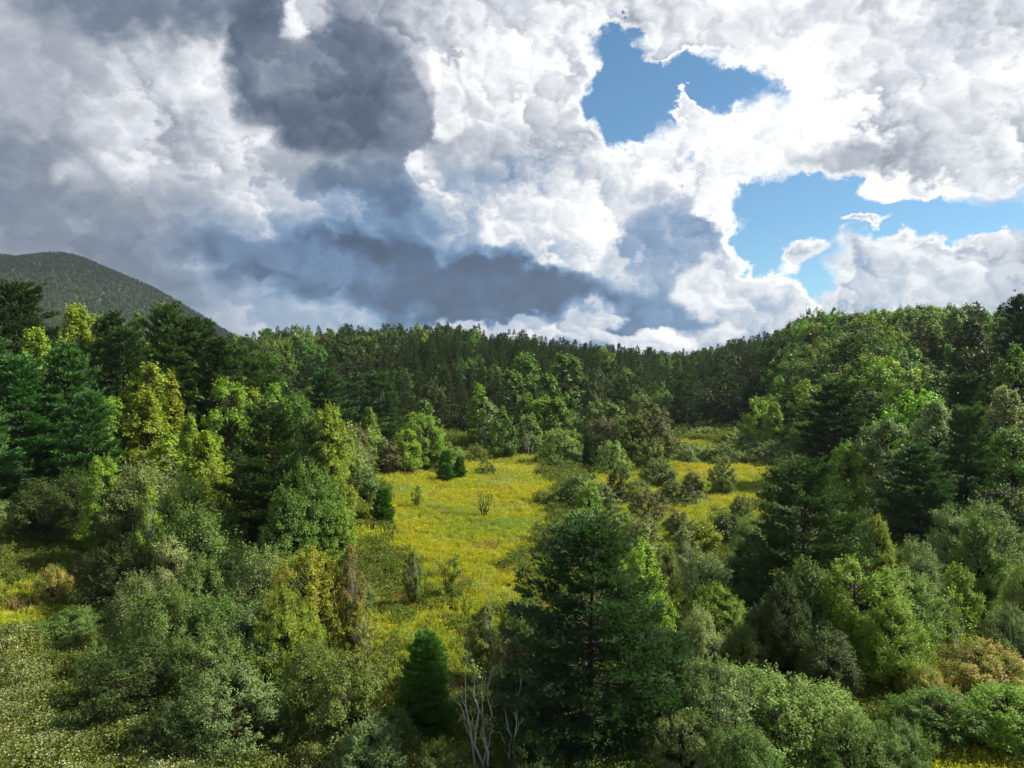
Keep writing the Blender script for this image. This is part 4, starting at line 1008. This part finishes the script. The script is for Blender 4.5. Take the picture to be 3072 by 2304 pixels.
thicket(20, (700, 1040), (560, 700), (1.4, 3.0), ['dark', 'mid', 'olive', 'pale'], 'low bush between the trees of the right foreground', 'bushes in the right foreground', 5)
thicket(14, (570, 660), (446, 470), (1.4, 2.6), ['grey', 'pale', 'olive'], 'low bush at the foot of the far brownish clump', 'bushes under the far clump', 6)

# ------------------------------------------------------------------ forest on the slopes
EDGE_T = np.radians([-60, -45, -36, -27, -20, -16.6, -10, -5, 0, 7, 14, 18.5, 22, 25, 28.7, 36, 45, 60])
EDGE_R = np.array([90, 110, 128, 140, 160, 190, 240, 262, 250, 262, 285, 282, 232, 190, 165, 150, 140, 110.])
def build_forest():
    g = np.random.RandomState(77); pts = []; cell = {}
    def ok(x, y, d):
        i, j = int(x // 12), int(y // 12)
        for a in (-1, 0, 1):
            for b in (-1, 0, 1):
                for (u, v_) in cell.get((i + a, j + b), ()):
                    if (u - x) ** 2 + (v_ - y) ** 2 < d * d: return False
        cell.setdefault((i, j), []).append((x, y)); return True
    n = 34000; th = g.uniform(R(-56), R(56), n); r = np.sqrt(g.uniform(100 ** 2, 620 ** 2, n))
    e = np.interp(th, EDGE_T, EDGE_R); order = np.argsort(r)
    for k in order:
        if r[k] < e[k]: continue
        x, y = r[k] * math.sin(th[k]), r[k] * math.cos(th[k])
        deg = math.degrees(th[k])
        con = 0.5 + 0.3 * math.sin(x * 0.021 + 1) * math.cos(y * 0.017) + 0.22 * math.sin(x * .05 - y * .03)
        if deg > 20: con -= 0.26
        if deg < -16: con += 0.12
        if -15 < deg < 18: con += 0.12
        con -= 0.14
        isc = g.uniform() < con
        far = r[k] - e[k] > 95
        if not ok(x, y, 6.0 if isc else 8.0): continue
        pts.append((x, y, r[k], deg, isc, r[k] - e[k]))
    # hide behind ridge: keep those whose top is seen over nearer ground
    P = np.array([(p[0], p[1]) for p in pts]); keep = np.ones(len(P), bool)
    top = zg(P[:, 0], P[:, 1]) + 15
    for f in np.linspace(0.15, 0.97, 28):
        zline = ZC + (top - ZC) * f; keep &= zline > zg(P[:, 0] * f, P[:, 1] * f) + 3.0 * (np.hypot(P[:, 0] * f, P[:, 1] * f) > np.interp(np.arctan2(P[:, 0], P[:, 1]), EDGE_T, EDGE_R))
    pts = [p for p, q in zip(pts, keep) if q]
    named = {'c': 0, 'b': 0}; rest = []
    band = lambda dep: 'at the foot of ' if dep < 45 else 'half way up ' if dep < 110 else 'high on '
    side = lambda d: 'left slope' if d < -17 else 'centre slope' if d < 9 else 'far gap' if d < 17 else 'right hillside'
    for x, y, rr, deg, isc, dep in pts:
        if isc:
            big = g.uniform() < 0.28; kind = 'hemlock' if big else 'spruce'
            H = g.uniform(9, 17.5); W = H * (0.58 if big else 0.46) * g.uniform(.9, 1.15); c = 'hemlock' if big else 'spruce'
            if g.uniform() < 0.15: kind, c, W = 'pine', 'pine', H * 0.55
        else:
            kind = 'broad'; H = g.uniform(11, 16); W = H * g.uniform(0.72, 1.0)
            c = ['green', 'dark', 'mid', 'bright', 'dark', 'green', 'olive'][g.randint(7)]
        if not isc and -15 < deg < 18: c = ['dark', 'mid', 'dark', 'green', 'dark', 'dark', 'mid'][g.randint(7)]  # deeper greens of the centre slopes, also standing in for a cloud's shadow
        if dep < 14: H *= g.uniform(.8, 1.05)
        q = 'c' if isc else 'b'
        if abs(deg) < 37.5 and named[q] < 285:
            named[q] += 1
            if isc: lab = 'dark %s conifer of the forest %sthe %s' % ('broad layered' if W > H * .47 else 'pointed', band(dep), side(deg))
            else:
                lab = '%s broadleaf tree of the forest %sthe %s' % ({'green': 'green', 'dark': 'deep green', 'mid': 'dull green', 'bright': 'light green', 'olive': 'olive'}[c], band(dep), side(deg))
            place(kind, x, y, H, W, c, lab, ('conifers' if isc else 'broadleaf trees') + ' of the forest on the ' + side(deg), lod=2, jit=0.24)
        else: rest.append((x, y, H, kind, c))
    print('forest named', named, 'rest', len(rest))
    # the remainder as one mass
    order = ['broad2', 'spruce2', 'hemlock2', 'pine2']; meshes = []; start = {}; hs = {}
    for kx in order:
        start[kx] = len(meshes)
        for p in PROTO[kx]:
            me = p['parts'][1][1].copy(); me.materials.clear(); me.materials.append(M_LEAF_I); meshes.append(me); hs[kx] = p['H']
    pos = []; s = []; tint = []; idx = []
    for x, y, H, kind, c in rest:
        kx = kind + '2'; nvar = len(PROTO[kx]); idx.append(start[kx] + g.randint(nvar)); s.append(H / hs[kx]); pos.append((x, y, float(zg(x, y))))
        col_ = COLS[c][0]; j = g.uniform(.85, 1.15); tint.append(tuple(q * j for q in lift(col_)))
    scatter('distant_forest', 'closed wood of distant trees along the ridge tops', np.array(pos), s, np.array(tint), idx, meshes)
build_forest()

# ------------------------------------------------------------------ mountain at the left
def build_mountain():
    Yd = 2300.0
    prof = [(-700, 330), (-450, 285), (-200, 262), (-60, 250), (0, 252), (18, 255), (36, 254), (58, 250), (75, 253), (100, 264), (125, 274), (150, 285), (172, 298), (196, 312), (216, 325), (250, 344), (320, 372), (400, 392)]
    px = np.array([p[0] for p in prof], float); py = np.array([p[1] for p in prof], float)
    cxs = (px - CX) / F * Yd; czs = ZC + (CY - (py + 4)) / F * Yd
    nx, ny = 220, 90
    xs = np.linspace(cxs[0], cxs[-1], nx); ys = np.linspace(1350, 3600, ny)
    X, Y = np.meshgrid(xs, ys); crest = np.interp(X, cxs, czs)
    f = np.where(Y < Yd, 1 - ((Yd - Y) / (Yd - 1350)) ** 1.25, 1 - ((Y - Yd) / 1300) ** 1.6); f = np.clip(f, 0, 1)
    def hz(X, Y, f, crest):
        q = (X * 0.006 + Y * 0.004)
        return (crest) * f + (1 - np.abs(2 * f - 1)) * (26 * np.sin(X * 0.008 + Y * 0.003) + 16 * np.sin(X * 0.019 - Y * 0.006 + 1) + 8 * np.sin(X * .04 + Y * .02)) * (f < 0.985)
    Z = hz(X, Y, f, crest)
    V = np.stack([X, Y, Z - 6], -1).reshape(-1, 3)
    i = np.arange(ny - 1)[:, None] * nx; j = np.arange(nx - 1)[None]
    Fc = np.stack([i + j, i + j + 1, i + nx + j + 1, i + nx + j], -1).reshape(-1, 4)
    m = bpy.data.materials.new('mountain_soil'); m.use_nodes = True; t = m.node_tree; N = NT(t); p = t.nodes['Principled BSDF']
    n1, _ = N.noise(t.nodes.new('ShaderNodeTexCoord').outputs['Object'], 0.02, 6, 0.7)
    t.links.new(N.ramp(n1, [(0.3, (0.02, 0.035, 0.015)), (0.7, (0.05, 0.07, 0.02))]), p.inputs['Base Color']); p.inputs['Roughness'].default_value = 1
    o = link('mountain', make_mesh('mountain', V, Fc, m, smooth=True)); o['kind'] = 'structure'
    g = np.random.RandomState(3); n = 24000
    fx = g.uniform(-1900, -330, n); fy = g.uniform(1500, 2360, n)
    ff = np.where(fy < Yd, 1 - (np.clip(Yd - fy, 0, None) / (Yd - 1350)) ** 1.25, 1 - (np.clip(fy - Yd, 0, None) / 1300) ** 1.6)
    cz = np.interp(fx, cxs, czs); z = hz(fx, fy, ff, cz) - 6
    meshes = []
    for q, (kind, H, W) in enumerate((('round', 15, 14), ('round', 15, 13), ('cone', 17, 8), ('cone', 16, 7))):
        gg = np.random.RandomState(40 + q); nl = 150
        s = gg.uniform(0, 1, nl); a = gg.uniform(0, 6.28, nl); pr = (np.sin(np.pi * np.clip(s, .02, 1) ** .8) ** .6 if kind == 'round' else 1 - s)
        Pq = np.stack([W / 2 * pr * np.cos(a), W / 2 * pr * np.sin(a), s * H], 1)
        v, fc, at = leaves(Pq, unit(Pq - np.array([0, 0, H * .4]) + rdir(nl, gg) * 4 + np.array([0, 0, 4])), 3.4, 2.8, gg)
        meshes.append(make_mesh('mountain_tree', v, fc, M_LEAF_I, [('v', 'FACE', at)]))
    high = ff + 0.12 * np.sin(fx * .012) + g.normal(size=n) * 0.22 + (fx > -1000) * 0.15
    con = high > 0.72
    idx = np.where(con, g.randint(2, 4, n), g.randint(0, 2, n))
    tint = np.where(con[:, None], np.array([0.018, 0.036, 0.020]), np.array([0.046, 0.072, 0.024])) * g.uniform(.88, 1.12, (n, 1))  # conifer and broadleaf greens, both darkened to stand in for cloud shadow
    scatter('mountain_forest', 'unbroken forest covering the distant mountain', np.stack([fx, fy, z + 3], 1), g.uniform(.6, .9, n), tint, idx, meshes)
build_mountain()

# ------------------------------------------------------------------ air
def build_haze():
    x0, x1, y0, y1, z0, z1 = -3900, 3900, -400, 3700, -12, 560
    V = [(x, y, z) for z in (z0, z1) for y in (y0, y1) for x in (x0, x1)]
    Fc = [(0, 2, 3, 1), (4, 5, 7, 6), (0, 1, 5, 4), (2, 6, 7, 3), (0, 4, 6, 2), (1, 3, 7, 5)]
    m = bpy.data.materials.new('haze_air'); m.use_nodes = True; t = m.node_tree; t.nodes.clear()
    out = t.nodes.new('ShaderNodeOutputMaterial'); pv = t.nodes.new('ShaderNodeVolumePrincipled')
    pv.inputs['Color'].default_value = (0.68, 0.85, 1.0, 1); pv.inputs['Density'].default_value = HAZE; pv.inputs['Anisotropy'].default_value = 0.2
    t.links.new(pv.outputs[0], out.inputs['Volume'])
    o = link('haze', make_mesh('haze', V, Fc, m)); o['kind'] = 'stuff'; o['label'] = 'thin blue air between the meadow and the mountain'
HAZE = 0.00004
build_haze()
